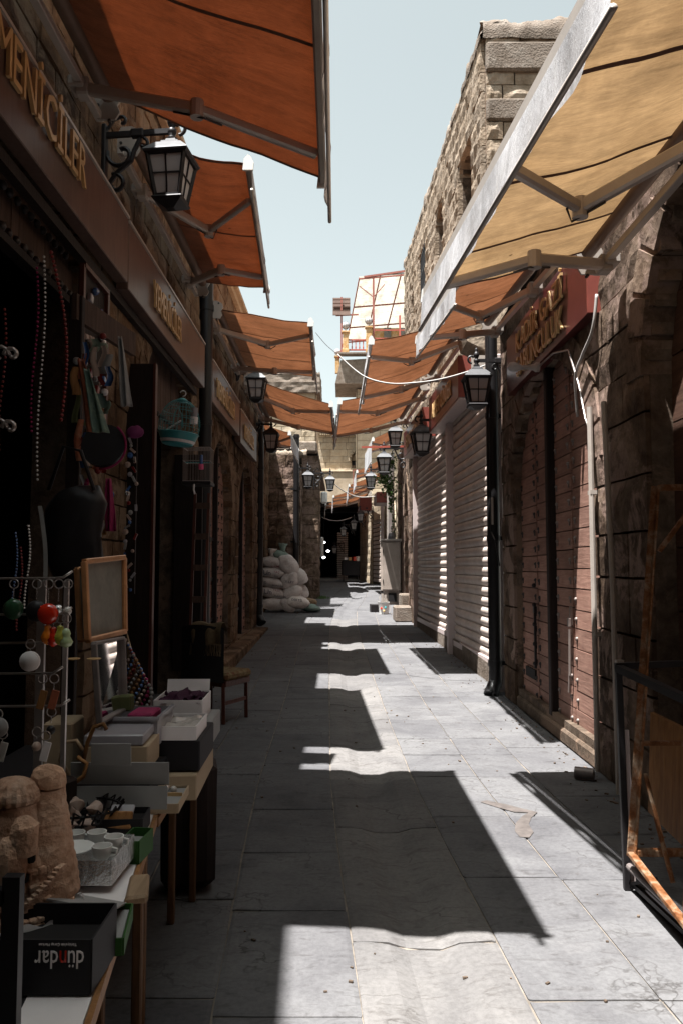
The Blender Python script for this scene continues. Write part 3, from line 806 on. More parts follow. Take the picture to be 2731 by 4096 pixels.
# building above/behind shutters : rough pale stone, lit
ub = thing('stone_house', 'tall rough pale stone house rising above the roller shutters on the right', 'house', (1.9, 15, 0))
masonry(ub, (2.0, 10.7), (1.60, 19.2), 4.2, 8.95, [(.7, 1.65, 6.85, 7.75, .25), (3.1, 3.9, 7.15, 7.95, .2), (5.1, 6.0, 7.2, 8.1, .15), (6.8, 7.3, 7.2, 7.7, .1)], STONE_T, -1, .27, .42, relief=.08, limit=280)
masonry(ub, (2.0, 10.68), (5.2, 10.68), 3.6, 8.95, [], STONE_T, 1, .3, .6, relief=.08, limit=285)
obj('core', B().box((3.6, 15, 5.7), (3.0, 8.2, 5.9)), MORT, ub)
obj('wall_infill', B().prism([(1.995, 9.75, 3.7), (1.68, 18.9, 3.7), (1.64, 19.2, 4.3), (1.995, 9.75, 4.3)], (.3, 0, 0)), MORT, ub)
b = B(); rr = random.Random(77)
b = ridge((2.16, 10.6), (1.76, 19.25), .46, 8.88, .2, 5, .1, 260)
q_ = ridge((1.95, 10.82), (5.2, 10.82), .5, 8.86, .3, 8, .07, 110); b.add(q_.v, q_.f)
obj('pebbly_capping', b, CONC, ub, True, kind='stuff')
obj('concrete_band', B().box((3.6, 10.62, 8.6), (3.2, .14, .42), 0, .03).box((3.6, 10.63, 7.85), (3.2, .1, .32), 0, .03), CONC, ub)
b = B()
for (y, z) in ((11.8, 8.9), (14.1, 8.9), (16.9, 8.9), (18.4, 8.9)): b.tube((2.1-.047*(y-10.7), y, z), (2.1-.047*(y-10.7), y, z+.42), .012, n=5)
obj('rebar_stub', b, IRON, ub)
for (s, wd, z0, z1, bars) in ((1.17, .95, 6.85, 7.95, 0), (3.5, .8, 7.15, 8.1, 0), (5.55, .9, 7.2, 8.2, 5), (7.05, .5, 7.2, 7.75, 0)):
    y = 10.7+s; x = 2.0-.047*s
    fr = obj('window_frame', B().box((x+.16, y, z0+.03), (.08, wd, .06)).box((x+.16, y, z1-.03), (.08, wd, .06)).box((x+.16, y-wd/2+.03, (z0+z1)/2), (.08, .06, z1-z0)).box((x+.16, y+wd/2-.03, (z0+z1)/2), (.08, .06, z1-z0)).box((x+.16, y, (z0+z1)/2), (.06, .05, z1-z0)), WOOD_O if s < 3 else PALEBOX, ub)
    obj('pane', B().box((x+.2, y, (z0+z1)/2), (.02, wd, z1-z0)), KCARD, fr)
    if bars:
        b = B()
        for k in range(6): b.tube((x-.04, y-wd/2+wd*k/5, z0), (x-.04, y-wd/2+wd*k/5, z1), .014, n=5)
        for zz in (z0+.1, (z0+z1)/2, z1-.1): b.bar((x-.04, y-wd/2, zz), (x-.04, y+wd/2, zz), .03, .03)
        obj('window_grille', b, IRON, fr)
# stone corbel with pale plate under it
t = thing('stone_corbel', 'chunky projecting stone corbel above the big roller shutter lantern', 'corbel', (1.8, 10.3, 4.3))
obj('block', B().prism([(1.6, 10.0, 4.42), (1.55, 10.0, 4.7), (1.65, 10.0, 4.86), (2.3, 10.0, 4.86), (2.3, 10.0, 4.25), (1.95, 10.0, 4.25)], (0, .6, 0)), STONE_T, t)
obj('backing_plate', B().box((1.86, 10.0, 3.98), (.42, .03, .5)), PALEBOX, t)

# ------------------------------------------------------------------ far right houses
r2 = thing('stone_building', 'plastered stone shops beyond the shutters behind the beige cabinet', 'building', (1.78, 26, .3))
masonry(r2, (1.68, 17.85), (1.66, 19.1), .0, 4.4, [], STONE_R, -1, .35, .6, relief=.04, limit=30)
masonry(r2, (1.66, 19.15), (1.80, 25.2), .1, 5.0, [(.5, 2.0, .2, 2.9, .8), (2.6, 5.2, .4, 2.9, .9)], STONE_R, -1, .36, .7, relief=.04, limit=110)
leaf(r2, (1.75, 19.65), (1.77, 21.15), .3, 3.6, (.75, .75, 2.9, .8), WOOD_R, rows=.24, n_side=-1)
leaf(r2, (1.8, 21.75), (1.82, 24.3), .4, 3.7, (1.3, 1.3, 2.9, .9), WOOD_D, rows=.24, n_side=-1)
masonry(r2, (1.80, 25.25), (1.86, 34), .3, 4.6, [(1.2, 3.2, .3, 2.8, .8), (4.2, 6.8, .3, 3.6, .02)], STONE_C, -1, .36, .7, relief=.03, limit=190)
masonry(r2, (1.86, 34.05), (.95, 41), .3, 4.6, [(1.0, 3.2, .3, 3.6, .02)], STONE_C, -1, .36, .7, relief=.03, limit=250)
obj('core', B().box((3.4, 22, 2.4), (2.6, 5.6, 5.1)).box((3.3, 31, 2.5), (2.5, 11, 4.3)), MORT, r2)
b = B()
for k in range(20): b.box((1.82, 30.6, .75+k*.17), (.04, 2.4, .13), 0, .02)
obj('roller_shutter', b, SHUT, r2)
b = B()
for k in range(18): b.box((1.62, 36.1, .9+k*.19), (.05, 2.0, .14), .13, .02)
obj('roller_shutter', b, SHUT, r2)
obj('flue_pipe', B().tube((1.6, 25.6, 2.6), (1.6, 25.6, 5.2), .1, n=10), GREYPIPE, r2)
obj('flue_pipe', B().path([(1.6, 25.6, .5), (1.6, 25.6, 2.5), (1.62, 25.6, 2.75)], [.12, .12, .08], 10), BLACKP, r2)
for (x, y, z, wd, dp, h) in ((1.42, 27.2, 2.3, .12, .5, 4.0), (1.52, 29.0, 2.4, .1, .4, 3.8), (1.5, 33.3, 2.5, .12, .5, 3.9)):
    obj('door_jamb', B().box((x+.2, y, z), (wd, dp, h), 0, .01), PALEBOX if y < 30 else JAMB, r2)

# ------------------------------------------------------------------ buildings closing the view
eb = thing('end_building', 'cream ashlar house closing the lane with small arched window', 'house', (0, 46, .9))
masonry(eb, (-4.5, 46), (3.6, 46), 4.6, 9.3, [(5.1, 6.1, 7.4, 7.75, .5)], STONE_C, 1, .34, .75, relief=.012, limit=290, thick=.5)
masonry(eb, (-6.5, 46.6), (-1.25, 46.6), 9.2, 10.6, [], STONE_C, 1, .5, 1.0, relief=.03, limit=290)
b = B().box((1.1, 45.85, 9.32), (5.0, .5, .16), 0, .03)
for k in range(40): b.box((-1.2+k*.12, 45.68, 9.18), (.07, .12, .1))
obj('carved_cornice', b, STONE_C, eb)
obj('buff_render_panel', B().box((.2, 45.7, 5.75), (3.4, .36, 2.4)), PLAST, eb)
obj('string_course', B().box((.2, 45.66, 7.0), (3.6, .44, .1), 0, .02), STONE_C, eb)
w_ = obj('arched_window', B().box((1.1, 46.1, 7.5), (1.0, .05, .25)), KCARD, eb)
b = B()
for i in range(11):
    a = PI*i/10; b.box((1.1-.62*math.cos(a), 45.8, 7.7+.62*math.sin(a)), (.17, .16, .17), Matrix.Rotation(-a+PI/2, 3, 'Y'), .02)
obj('window_surround', b, STONE_C, w_)
obj('tympanum', B().prism([(1.1+.5*math.cos(PI*i/10), 46.05, 7.68+.5*math.sin(PI*i/10)) for i in range(11)], (0, .05, 0)), PLAST, w_)
b = B()
for sx in (-1, 1):
    b.path([(1.1+sx*(.02+.1*math.sin(q*.6)), 46.02, 7.75+.28*q/6) for q in range(7)], .02, 5)
    b.ball((1.1+sx*.11, 46.02, 7.98), .05, 6, 4); b.ball((1.1+sx*.09, 46.02, 7.84), .045, 6, 4)
obj('carved_motif', b, STONE_C, w_)
obj('small_hole', B().box((1.0, 45.51, 5.9), (.42, .03, .3), 0, .05), MORT, eb)
obj('hole_rim', B().box((1.0, 45.54, 6.06), (.5, .08, .06)).box((.77, 45.54, 5.9), (.06, .08, .34)).box((1.23, 45.54, 5.9), (.06, .08, .34)), CONC, eb)
obj('core', B().box((-.5, 49, 7), (8, 5, 4.2)), MORT, eb)
# covered passage, dark, with lamps
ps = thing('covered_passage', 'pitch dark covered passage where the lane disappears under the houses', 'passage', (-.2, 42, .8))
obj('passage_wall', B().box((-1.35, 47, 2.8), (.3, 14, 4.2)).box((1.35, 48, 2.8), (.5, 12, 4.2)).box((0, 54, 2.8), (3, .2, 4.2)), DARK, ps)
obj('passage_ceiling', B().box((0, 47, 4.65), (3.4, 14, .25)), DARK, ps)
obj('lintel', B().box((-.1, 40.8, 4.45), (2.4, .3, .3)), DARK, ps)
for (x, y, z) in ((-.97, 44, 2.85), (-.72, 43, 2.35), (-.93, 42, 2.0)):
    p = (x, y, z)
    t = thing('hanging_lamp', {44: 'glowing bulb hanging highest in the dark passage', 43: 'glowing bulb hanging rightmost in the dark passage', 42: 'glowing bulb hanging lowest in the dark passage'}[y], 'lamp', p, 'glowing bulbs in the dark passage')
    obj('bulb', B().ball(p, .07, 8, 6, (1.3, 1.3, .8)), BULBON, t, True)
    obj('lamp_flex', B().tube((x, y, z+.07), (x, y, 4.5), .008, n=4), IRON, t)

# far right corner house carrying a terrace ------------------------------
fr_ = thing('terrace_house', 'far house whose concrete balcony slab juts out over the lane', 'house', (1.8, 43, .9))
masonry(fr_, (.82, 42.6), (.82, 45.5), 4.6, 11.1, [], STONE_C, -1, .5, .9, relief=.02, limit=60)
masonry(fr_, (.84, 42.55), (4.5, 42.55), 4.6, 11.1, [], STONE_C, 1, .5, 1.0, relief=.03, limit=140)
obj('core', B().box((3.0, 44.5, 8), (3.8, 3, 6.3)), MORT, fr_)
b = B()
P = [(-.32, 0), (-.05, 1.45), (5, 1.45), (5, 0)]
b.prism([(-.33, 41.6, 11.2), (-.05, 41.6, 12.45), (5, 41.6, 12.75), (5, 41.6, 11.2)], (0, 3.5, 0))
obj('balcony_slab', b, CONC, fr_)
obj('slab_lip', B().box((2.3, 41.55, 12.75), (4.9, .5, .12), 0, .02), CONC, fr_)
def balus(x0, x1, z, y):
    b = B()
    b.bar((x0, y, z+.62), (x1, y, z+.62), .08, .07).bar((x0, y, z+.08), (x1, y, z+.08), .08, .07)
    n = max(2, int((x1-x0)/.2))
    for k in range(1, n):
        x = x0+(x1-x0)*k/n; b.lathe((x, y, z+.1), [(.02, 0), (.035, .12), (.018, .25), (.03, .4), (.02, .5)], 6)
    return b
ter = thing('terrace_railing', 'red and ochre balcony railing with plaster posts and globe lamps on the far slab', 'railing', (.8, 41.7, 12.8))
obj('red_balusters', balus(.35, 1.35, 12.95, 41.7), REDP, ter)
for x, h in ((.22, 1.15), (1.45, 1.4)):
    p = obj('plaster_post', B().box((x, 41.7, 12.8+h/2), (.3, .3, h), 0, .02).box((x, 41.7, 12.8+h+.03), (.42, .42, .08), 0, .01).box((x, 41.7, 12.95), (.36, .36, .2), 0, .02), OCHRE, ter)
    obj('globe_lamp', B().lathe((x, 41.7, 12.88+h), [(.07, 0), (.03, .08), (.1, .14)], 8).ball((x, 41.7, 13.2+h), .2, 12, 8), FROST, p, True)
    b = B()
    for k in range(6):
        a = PI*k/6; b.path([(x+.205*math.sin(q)*math.cos(a), 41.7+.205*math.sin(q)*math.sin(a), 13.2+h+.205*math.cos(q)) for q in [2*PI*i/12 for i in range(13)]], .008, 4, False)
    obj('globe_ribs', b, IRON, p)
p = obj('plaster_post', B().box((-.22, 43.3, 12.6), (.25, .25, .9)).box((-.22, 43.3, 13.08), (.34, .34, .07)), OCHRE, ter)
obj('globe_lamp', B().ball((-.22, 43.3, 13.35), .18, 10, 8), FROST, p, True)
b = B()
for z in (13.2, 13.65, 14.1): b.bar((1.7, 41.7, z), (4.8, 41.7, z), .06, .06)
for x in (1.7, 3.1): b.bar((x, 41.7, 12.8), (x, 41.7, 14.9), .09, .09)
b.bar((-.2, 43.3, 12.9), (.15, 41.8, 13.6), .05, .05)
obj('red_rails', b, REDP, ter)
obj('striped_panel', B().box((3.2, 44.5, 13.9), (3.0, .1, 2.3)), OCHRE, ter)
obj('pale_stripe', B().box((2.6, 44.4, 13.9), (.4, .05, 2.3)).box((3.5, 44.4, 13.9), (.4, .05, 2.3)), CREAMC, ter)
pg = thing('pergola', 'rust red steel pergola on the far terrace roofed with cream canvas', 'pergola', (2, 42, 12.8))
def PX(x, y, Y): return None
b = B()
A0, A1 = (1.2, 41.7, 17.0), (4.6, 41.7, 17.5)           # upper front beam
C0, C1 = (.25, 47.0, 14.6), (4.4, 47.0, 15.0)
lo = [(.62, 41.7, 15.3), (4.8, 41.7, 15.3)]
for x in (1.7,): b.bar((x, 41.7, 12.8), (x, 41.7, 16.9), .1, .1)
b.bar((.0, 41.7, 12.9), (.0, 41.7, 15.9), .09, .09)
b.bar(A0, A1, .1, .1)
for (q, z) in ((0, 15.1), (.5, 16.1)): pass
bars = [((.45, 46, 15.0), (1.0, 41.7, 17.0))]
for k in range(4):
    xa = .95+k*1.12; b.bar((xa, 41.7, 16.95+k*.1), (xa-.62, 47, 15.0+k*.08), .06, .06)
for q in (0, .42, .75, 1):
    b.bar((.95-.62*q, 41.7+5.3*q, 16.9-1.95*q), (4.4-.62*q, 41.7+5.3*q, 17.2-1.95*q), .07, .07)
b.bar((.95, 41.7, 16.5), (1.7, 41.7, 15.9), .04, .04).bar((2.3, 41.7, 16.6), (1.7, 41.7, 15.9), .04, .04)
b.bar((-.3, 41.7, 14.9), (.9, 41.7, 14.95), .07, .07)
obj('steel_frame', b, RUSTR, pg)
obj('canvas_roof', B().grid(lambda u, v: (.95+3.5*u-.62*v, 41.7+5.3*v, 17.0+.28*u-1.95*v+.03), 6, 6), CREAMC, pg)
fl = obj('canopy_flap', B().box((.0, 41.80, 15.42), (.92, 1.15, .05), Matrix.Rotation(1.2, 3, 'X')), WOOD_V, pg)
for k in range(5): obj('batten', B().box((.0, 41.68-.07*0, 14.95+.2*k), (.9, .05, .04)), WOOD_D, fl)

# ------------------------------------------------------------------ awnings
def lerp(a, b, t): return Vector(a)*(1-t)+Vector(b)*t
def awning(label, wn, wf, fn, ff_, cloth, seams=2, arms=(.1, .9), val=.2, group='retractable awnings over the lane', sag=.03, elbow=.42, nu=14, nv=18, armr=.033):
    """corner points: wall near, wall far, front near, front far"""
    wn, wf, fn, ff_ = map(Vector, (wn, wf, fn, ff_))
    t = thing('awning', label, 'awning', (wn+wf)/2, group)
    def P(u, v):                             # u wall->front, v near->far
        p = lerp(lerp(wn, wf, v), lerp(fn, ff_, v), u)
        wv = noise.noise(Vector((u*2.1, v*3, wn.y)))*.035+noise.noise(Vector((u*6, v*2, wn.y+5)))*.01
        p = p-Vector((0, 0, sag*math.sin(PI*u)*(.5+.5*math.sin(PI*v))))+Vector((0, 0, wv*math.sin(PI*u)))
        return p
    obj('canvas', B().grid(P, nu, nv), cloth, t, True)
    for k in range(seams):
        v = (k+1)/(seams+1)+.03*(k-.5)
        obj('seam', B().grid(lambda a, c: P(a, v+(c-.5)*.011)-Vector((0, 0, .004)), nu, 1), MATS['seam_thread'], t)
    for v in (0, 1):
        obj('hem', B().grid(lambda a, c: P(a, (c*.012 if v == 0 else 1-c*.012))-Vector((0, 0, .004)), nu, 1), MATS['seam_thread'], t)
    sg = 1 if fn.x > wn.x else -1
    ydir = (wf-wn).normalized()
    # roller tube, square bar behind it, end brackets
    obj('roller_tube', B().tube(wn+Vector((-sg*.02, 0, .0)), wf+Vector((-sg*.02, 0, .0)), .052, n=12), TUBE, t, 'auto')
    e0 = wn-ydir*.08+Vector((-sg*.10, 0, -.12)); e1 = wf+ydir*.08+Vector((-sg*.10, 0, -.12))
    obj('square_bar', B().bar(e0, e1, .05, .05, .004), ARM, t)
    for p in (wn-ydir*.06, wf+ydir*.03):
        prof = [(.10, .08), (.02, .085), (-.045, .05), (-.06, -.0), (-.03, -.05), (-.05, -.1), (-.02, -.15), (.1, -.15), (.13, -.1), (.13, .02)]
        br = obj('end_plate', B().prism([p+Vector((-sg*a, 0, c)) for a, c in prof], ydir*.02), PALEBOX, t)
        b = B()
        for (a, c) in ((0, .05), (.02, -.16), (.1, -.05)): b.tube(p+Vector((-sg*a, 0, c))-ydir*.006, p+Vector((-sg*a, 0, c))+ydir*.028, .012, n=6)
        obj('bolt', b, STUD, br, kind='stuff')
    # front bar with end caps
    fb = obj('front_bar', B().bar(fn-ydir*.0, ff_, .05, .085, .012), ARM, t)
    for p, q in ((fn, -1), (ff_, 1)):
        obj('end_cap', B().prism([p+Vector((a, 0, c)) for a, c in ((-.04, -.06), (.04, -.06), (.045, .0), (.02, .05), (-.0, .062), (-.03, .03))], ydir*(q*.022)), WHITE, t)
    # valance
    if val > 0:
        x0 = fn+Vector((sg*.03, 0, -.03)); x1 = ff_+Vector((sg*.03, 0, -.03))
        def V(u, v):
            q = lerp(x0, x1, v)
            return q+Vector((sg*(.015*math.sin(v*17+wn.y)+.012*math.sin(v*41))*u+sg*.01*u, 0, -val*u))
        va = obj('valance', B().grid(V, 5, 40), VAL, t, True)
        obj('valance_rod', B().tube(V(1, 0)-ydir*.04, V(1, 1)+ydir*.03, .013, n=8), ARM, va, True)
    # folding arms
    for i, v in enumerate(arms):
        s = 1 if v < .5 else -1
        a = lerp(e0, e1, v)+Vector((sg*.03, 0, -.03)); f = lerp(fn, ff_, v)+Vector((-sg*.03, 0, -.03))
        m = lerp(a, f, .52)+ydir*(s*elbow*(wf-wn).length*.5)+Vector((0, 0, -.05-sag))
        arm = obj('upper_arm', B().bar(a, m, armr*1.7, armr*2.2, .012), ARM, t)
        d = (m-a).normalized()
        obj('shoulder_joint', B().box(a-d*.02, (.09, .11, .12), 0, .012).box(a+Vector((-sg*.05, 0, .02)), (.1, .16, .07), 0, .01), PALEBOX, arm)
        obj('elbow_joint', B().tube(m-Vector((0, 0, .055)), m+Vector((0, 0, .05)), .042, n=10), ARM, arm, 'auto')
        obj('forearm', B().bar(m, f, armr*1.5, armr*1.9, .012), ARM, arm)
        obj('arm_cable', B().path([lerp(a, m, .8)+Vector((0, 0, -.045)), m+d*.05+Vector((0, 0, -.05)), lerp(m, f, .2)+Vector((0, 0, -.045))], .007, 5), STUD, arm)
    return t
m_plain('seam_thread', (.14, .065, .04), .9, 0, .1, 10, 0)
awning('nearest burnt orange awning filling the upper left corner', (-1.58, 2.62, 4.78), (-1.58, 5.27, 4.78), (-.11, 2.62, 4.22), (-.128, 5.29, 4.2), ORANGE, 1, (.13, .86), .26, elbow=.22)
awning('burnt orange awning behind the first hanging lantern on the left, second in its row', (-1.6, 6.0, 4.86), (-1.6, 9.1, 4.86), (-.723, 5.98, 4.667), (-.875, 9.11, 4.8), ORANGE, 1, (.2, .85), .2, elbow=.32)
awning('orange awning just past the first black pipe on the left, third in its row', (-1.6, 10.24, 4.92), (-1.6, 12.95, 4.86), (-.405, 10.24, 4.737), (-.445, 12.95, 4.666), ORANGE2, 2, (.17, .86), .24, elbow=.2)
awning('orange awning fourth on the left, its corner almost touching the opposite awning', (-1.58, 13.86, 4.86), (-1.58, 17.0, 4.8), (-.184, 13.86, 4.4), (-.161, 17.2, 4.39), ORANGE2, 2, (.17, .86), .22, elbow=.2)
awning('small orange awning above the sack heap on the left, furthest in its row', (-1.95, 19.0, 5.0), (-1.95, 21.8, 5.0), (-1.25, 19.0, 4.75), (-1.2, 21.8, 4.75), ORANGE2, 0, (.2, .8), .35)
awning('large sand coloured awning with white valance filling the upper right corner', (1.70, 2.3, 3.74), (1.70, 5.42, 3.74), (.86, 2.3, 3.46), (.588, 5.42, 3.44), BEIGE, 3, (.42, .93), .22, sag=.02, elbow=.3)
awning('tan orange awning tucked behind the large sand coloured one on the right', (1.66, 6.37, 4.16), (1.70, 9.2, 4.42), (.965, 6.37, 3.9), (.90, 9.2, 4.22), ORANGE2, 1, (.3, .93), .2, elbow=.3)
awning('orange awning over the first roller shutter on the right, crossed by the white cable', (1.60, 10.29, 4.78), (1.47, 13.15, 4.78), (.385, 10.29, 4.51), (.335, 13.15, 4.31), ORANGE2, 2, (.2, .9), .2, elbow=.2)
awning('orange awning over the second roller shutter, its tip meeting the left row', (1.42, 13.86, 4.78), (1.28, 17.15, 4.78), (-.031, 13.86, 4.45), (-.135, 17.2, 4.34), ORANGE2, 2, (.2, .9), .22, elbow=.2)
awning('small faded orange awning above the dark flagpole bar, beyond the shutters', (1.5, 21.5, 5.35), (1.5, 24.5, 5.35), (.85, 21.5, 5.0), (.75, 24.5, 5.0), ORANGE2, 0, (.2, .8), .6, nu=6, nv=8)
for (y, lab, xf, z) in ((28.5, 'distant pale orange awning nearest the hanging ivy', .55, 4.95), (31.5, 'distant orange awning in the middle of the far row', .3, 4.75), (34.8, 'distant orange awning just before the dark passage', -.35, 4.6), (38.0, 'furthest orange awning at the mouth of the dark passage', -.75, 4.5)):
    awning(lab, (1.6 if y < 33 else 1.3, y, z+.55), (1.55 if y < 33 else 1.1, y+2.4, z+.5), (xf, y, z), (xf-.05, y+2.4, z-.05), ORANGE2, 0, (.2, .8), .5, 'distant awnings towards the passage', nu=6, nv=6)

# ------------------------------------------------------------------ shop signs
def sign_left(label, y0, y1, x, z0, z1, txt, ty0, ty1, tz, th, grp='brown boards with brass lettering'):
    t = thing('shop_sign', label, 'sign', (x, (y0+y1)/2, z0), grp)
    obj('board', B().box((x-.05, (y0+y1)/2, (z0+z1)/2), (.1, y1-y0, z1-z0), 0, .006), SIGN_L, t)
    obj('top_trim', B().box((x-.05, (y0+y1)/2, z1+.012), (.12, y1-y0, .02)), ARM, t)
    if txt: text_letters(txt, t, (x+.012, ty0, tz), (0, 1, 0), (0, 0, 1), th, GOLD, .02, fit=ty1-ty0)
    return t
sx = LX+.18
sign_left('long brown board with brass letters at the top left corner, nearest sign', 1.6, 6.09, sx, 3.76, 4.27, 'YEMENİCİLER', 3.32, 4.97, 3.97, .25)
sign_left('brown lettered board between the first lantern and the black drain pipe', 6.11, 9.6, sx, 3.72, 4.25, 'YEMENİCİLER', 6.86, 8.06, 3.84, .23)
sign_left('brown lettered board just past the black drain pipe on the left', 10.2, 12.95, sx, 3.68, 4.22, 'YEMENİCİLER', 10.4, 12.2, 3.8, .24)
sign_left('small brown lettered board furthest along the left wall', 13.1, 15.6, sx, 3.6, 4.15, 'YEMENİCİLER', 13.4, 14.9, 3.72, .24)
def sign_right(label, y0, y1, x0, x1, z0, z1, lines, depth=.25):
    """board facing -x; text reads from far (y1) to near (y0)"""
    t = thing('shop_sign', label, 'sign', ((x0+x1)/2, (y0+y1)/2, z0), 'dark red boards with brass lettering')
    obj('board', B().prism([(x0, y0, z0), (x1, y1, z0), (x1, y1, z1), (x0, y0, z1)], (depth, 0, 0)), SIGN_R, t)
    if depth > .15: obj('underside', B().prism([(x0+.01, y0+.01, z0-.025), (x1+.01, y1-.01, z0-.025), (x1+depth+.12, y1-.01, z0-.025), (x0+depth+.12, y0+.01, z0-.025)], (0, 0, .02)), JAMB, t)
    obj('end_trim', B().box((x0+depth/2-.005, y0-.012, (z0+z1)/2), (depth, .02, z1-z0)), MATS['brick_red_trim'] if 'brick_red_trim' in MATS else m_plain('brick_red_trim', (.22, .05, .035), .5), t)
    d = Vector((x0-x1, y0-y1, 0)).normalized()
    for (txt, ya, yb, zz, hh) in lines:
        f = (ya-y0)/(y1-y0); xa = x0+(x1-x0)*f
        text_letters(txt, t, (xa-.006, ya, zz), d, (0, 0, 1), hh, GOLD, .02, fit=abs(ya-yb))
    return t
sign_right('dark red board with two rows of brass letters above the arched plank door', 5.85, 8.75, 1.84, 1.84, 3.44, 4.06, [('KADİR GAZİ', 8.18, 6.46, 3.77, .2), ('SABUNCULUK', 8.18, 6.46, 3.51, .2)], .1)
sign_right('dark red projecting board above the first roller shutter, between two lanterns', 11.2, 14.2, 1.66, 1.57, 3.95, 4.55, [('AHMET GÜNDER', 13.7, 11.75, 4.1, .25)])
sign_right('dark red lettered board above the far roller shutter', 14.9, 17.9, 1.52, 1.40, 4.0, 4.55, [('ENDER', 17.3, 15.6, 4.12, .27)])
sign_right('distant sign board hanging past the ivy', 29.5, 31.0, 1.3, 1.25, 3.9, 4.3, [], .4)
sign_right('furthest brown sign board with faint marks beside the passage', 33, 34.2, .75, .7, 3.85, 4.4, [('93', 34.0, 33.2, 4.0, .25)], .5)

# ------------------------------------------------------------------ lanterns
def lantern_master():
    t = thing('wall_lantern', 'x', 'lantern', (0, 0, 0), 'black wall lanterns on scroll brackets')
    def ring(r, z): return [(r if i % 1 == 0 else r, z) for i in range(1)]
    q = PI/4
    # square tapering cage with roof; local origin = centre of body
    obj('roof', B().lathe((0, 0, 0), [(.205, .115), (.215, .125), (.2, .14), (.12, .2), (.085, .21), (.08, .225), (.05, .235), (.045, .25), (.01, .255)], 4, ph=q), IRON2, t)
    obj('eaves', B().lathe((0, 0, 0), [(.19, .1), (.205, .113), (.12, .113)], 4, ph=q), IRON, t)
    b = B()
    rb, rt, zb, zt = .115, .175, -.16, .11
    for k in range(4):
        a = q+k*PI/2; a2 = a+PI/2
        b.bar((rb*math.cos(a), rb*math.sin(a), zb), (rt*math.cos(a), rt*math.sin(a), zt), .022, .022)
        for (f) in (0, .52, 1):
            r = rb+(rt-rb)*f; z = zb+(zt-zb)*f
            b.bar((r*math.cos(a), r*math.sin(a), z), (r*math.cos(a2), r*math.sin(a2), z), .018 if f != .52 else .009, .022 if f != .52 else .009)
        m0 = Vector((rb*(math.cos(a)+math.cos(a2))/2, rb*(math.sin(a)+math.sin(a2))/2, zb)); m1 = Vector((rt*(math.cos(a)+math.cos(a2))/2, rt*(math.sin(a)+math.sin(a2))/2, zt))
        b.bar(m0, m1, .009, .009)
    obj('cage', b, IRON, t)
    for k in range(4):
        a = q+k*PI/2; a2 = a+PI/2; s = .95
        P = [(rb*s*math.cos(a), rb*s*math.sin(a), zb), (rb*s*math.cos(a2), rb*s*math.sin(a2), zb), (rt*s*math.cos(a2), rt*s*math.sin(a2), zt), (rt*s*math.cos(a), rt*s*math.sin(a), zt)]
        n_ = Vector((-math.cos((a+a2)/2), -math.sin((a+a2)/2), 0))*.003
        obj('pane', B().prism(P, n_), FROST, t)
    obj('base', B().lathe((0, 0, 0), [(.04, -.225), (.09, -.205), (.13, -.19), (.145, -.175), (.135, -.165), (.1, -.16)], 4, ph=q), IRON, t)
    obj('finial', B().lathe((0, 0, .25), [(.03, 0), (.035, .015), (.018, .03), (.03, .05), (.03, .075), (.015, .085), (.03, .11), (.034, .13), (.022, .155), (.012, .165), (.02, .18), (.01, .2), (.001, .21)], 10), IRON, t, True)
    # bracket reaching to the wall at local x = -L
    L = .48
    b = B().bar((-L, 0, .315), (0.02, 0, .315), .028, .034).box((-L+.01, 0, .11), (.03, .055, .56), 0, .006)
    def curl(c, r0, a0, a1, r1, n=14, th=.014):
        return [(c[0]+(r0+(r1-r0)*i/n)*math.cos(a0+(a1-a0)*i/n), 0, c[1]+(r0+(r1-r0)*i/n)*math.sin(a0+(a1-a0)*i/n)) for i in range(n+1)]
    b.path(curl((.05, .335), .05, -1.6, 2.6, .022), .012, 6)
    b.path(curl((-L+.13, .18), .105, 2.9, 8.2, .03), .016, 6)
    b.path(curl((-L+.09, -.03), .075, 1.9, -3.0, .025), .015, 6)
    b.path([(-L+.02, 0, -.06), (-L+.1, 0, .05), (-L+.2, 0, .13), (-L+.22, 0, .2), (-L+.26, 0, .28)], .016, 6)
    b.path(curl((-L+.28, .24), .04, 1.5, -2.4, .015), .012, 6)
    b.path([(-L+.03, 0, .36), (-L+.07, 0, .42), (-L+.12, 0, .44)]+curl((-L+.13, .41), .03, 1.6, -1.8, .015), .012, 6)
    b.box((-L+.24, 0, .315), (.09, .045, .06), 0, .008)
    obj('bracket', b, IRON, t)
    return t
LM = lantern_master()
first = True
def lantern(label, x, y, z, side, sc=1.0, rz=0):
    global first
    rot = (0 if side < 0 else PI)+rz
    if first:
        LM['label'] = label; LM.location = (x, y, z); LM.rotation_euler = (0, 0, rot); LM.scale = (sc,)*3; first = False; return LM
    return dup(LM, (x, y, z), rot, label, sc)
lantern('largest black wall lantern on the left, hanging before the second orange awning', -1.245, 5.66, 4.40, -1, 1.1, -.12)
lantern('black lantern under the third awning on the left, beside the lettered board', -1.44, 13.4, 4.58, -1, 1.15, -.05)
lantern('black lantern hanging on the pipe before the small far left awning', -1.5, 16.9, 4.22, -1, 1.15)
lantern('black lantern hanging on the slim pipe between the two pale stone piers', -1.0, 23.6, 4.1, -1, 1.15, .1)
lantern('black lantern on the outer corner of the second stone pier, over the lane', -.38, 26.6, 4.3, -1, 1.15)
lantern('black lantern beside the thick right pipe, in front of a pale plate', 1.63, 9.5, 3.68, 1, 1.12, .0)
lantern('dark lantern tucked under the end of the first red sign on the right', 1.45, 14.4, 3.82, 1, 1.25, .1)
lantern('lantern half hidden behind the second red sign board, highest of the far right ones', 1.21, 17.9, 4.45, 1, 1.1)
lantern('round shouldered lantern below the horizontal red bar', 1.1, 20.6, 4.2, 1, 1.3)
lantern('lantern just left of the hanging ivy', .95, 25.8, 4.3, 1, 1.25)
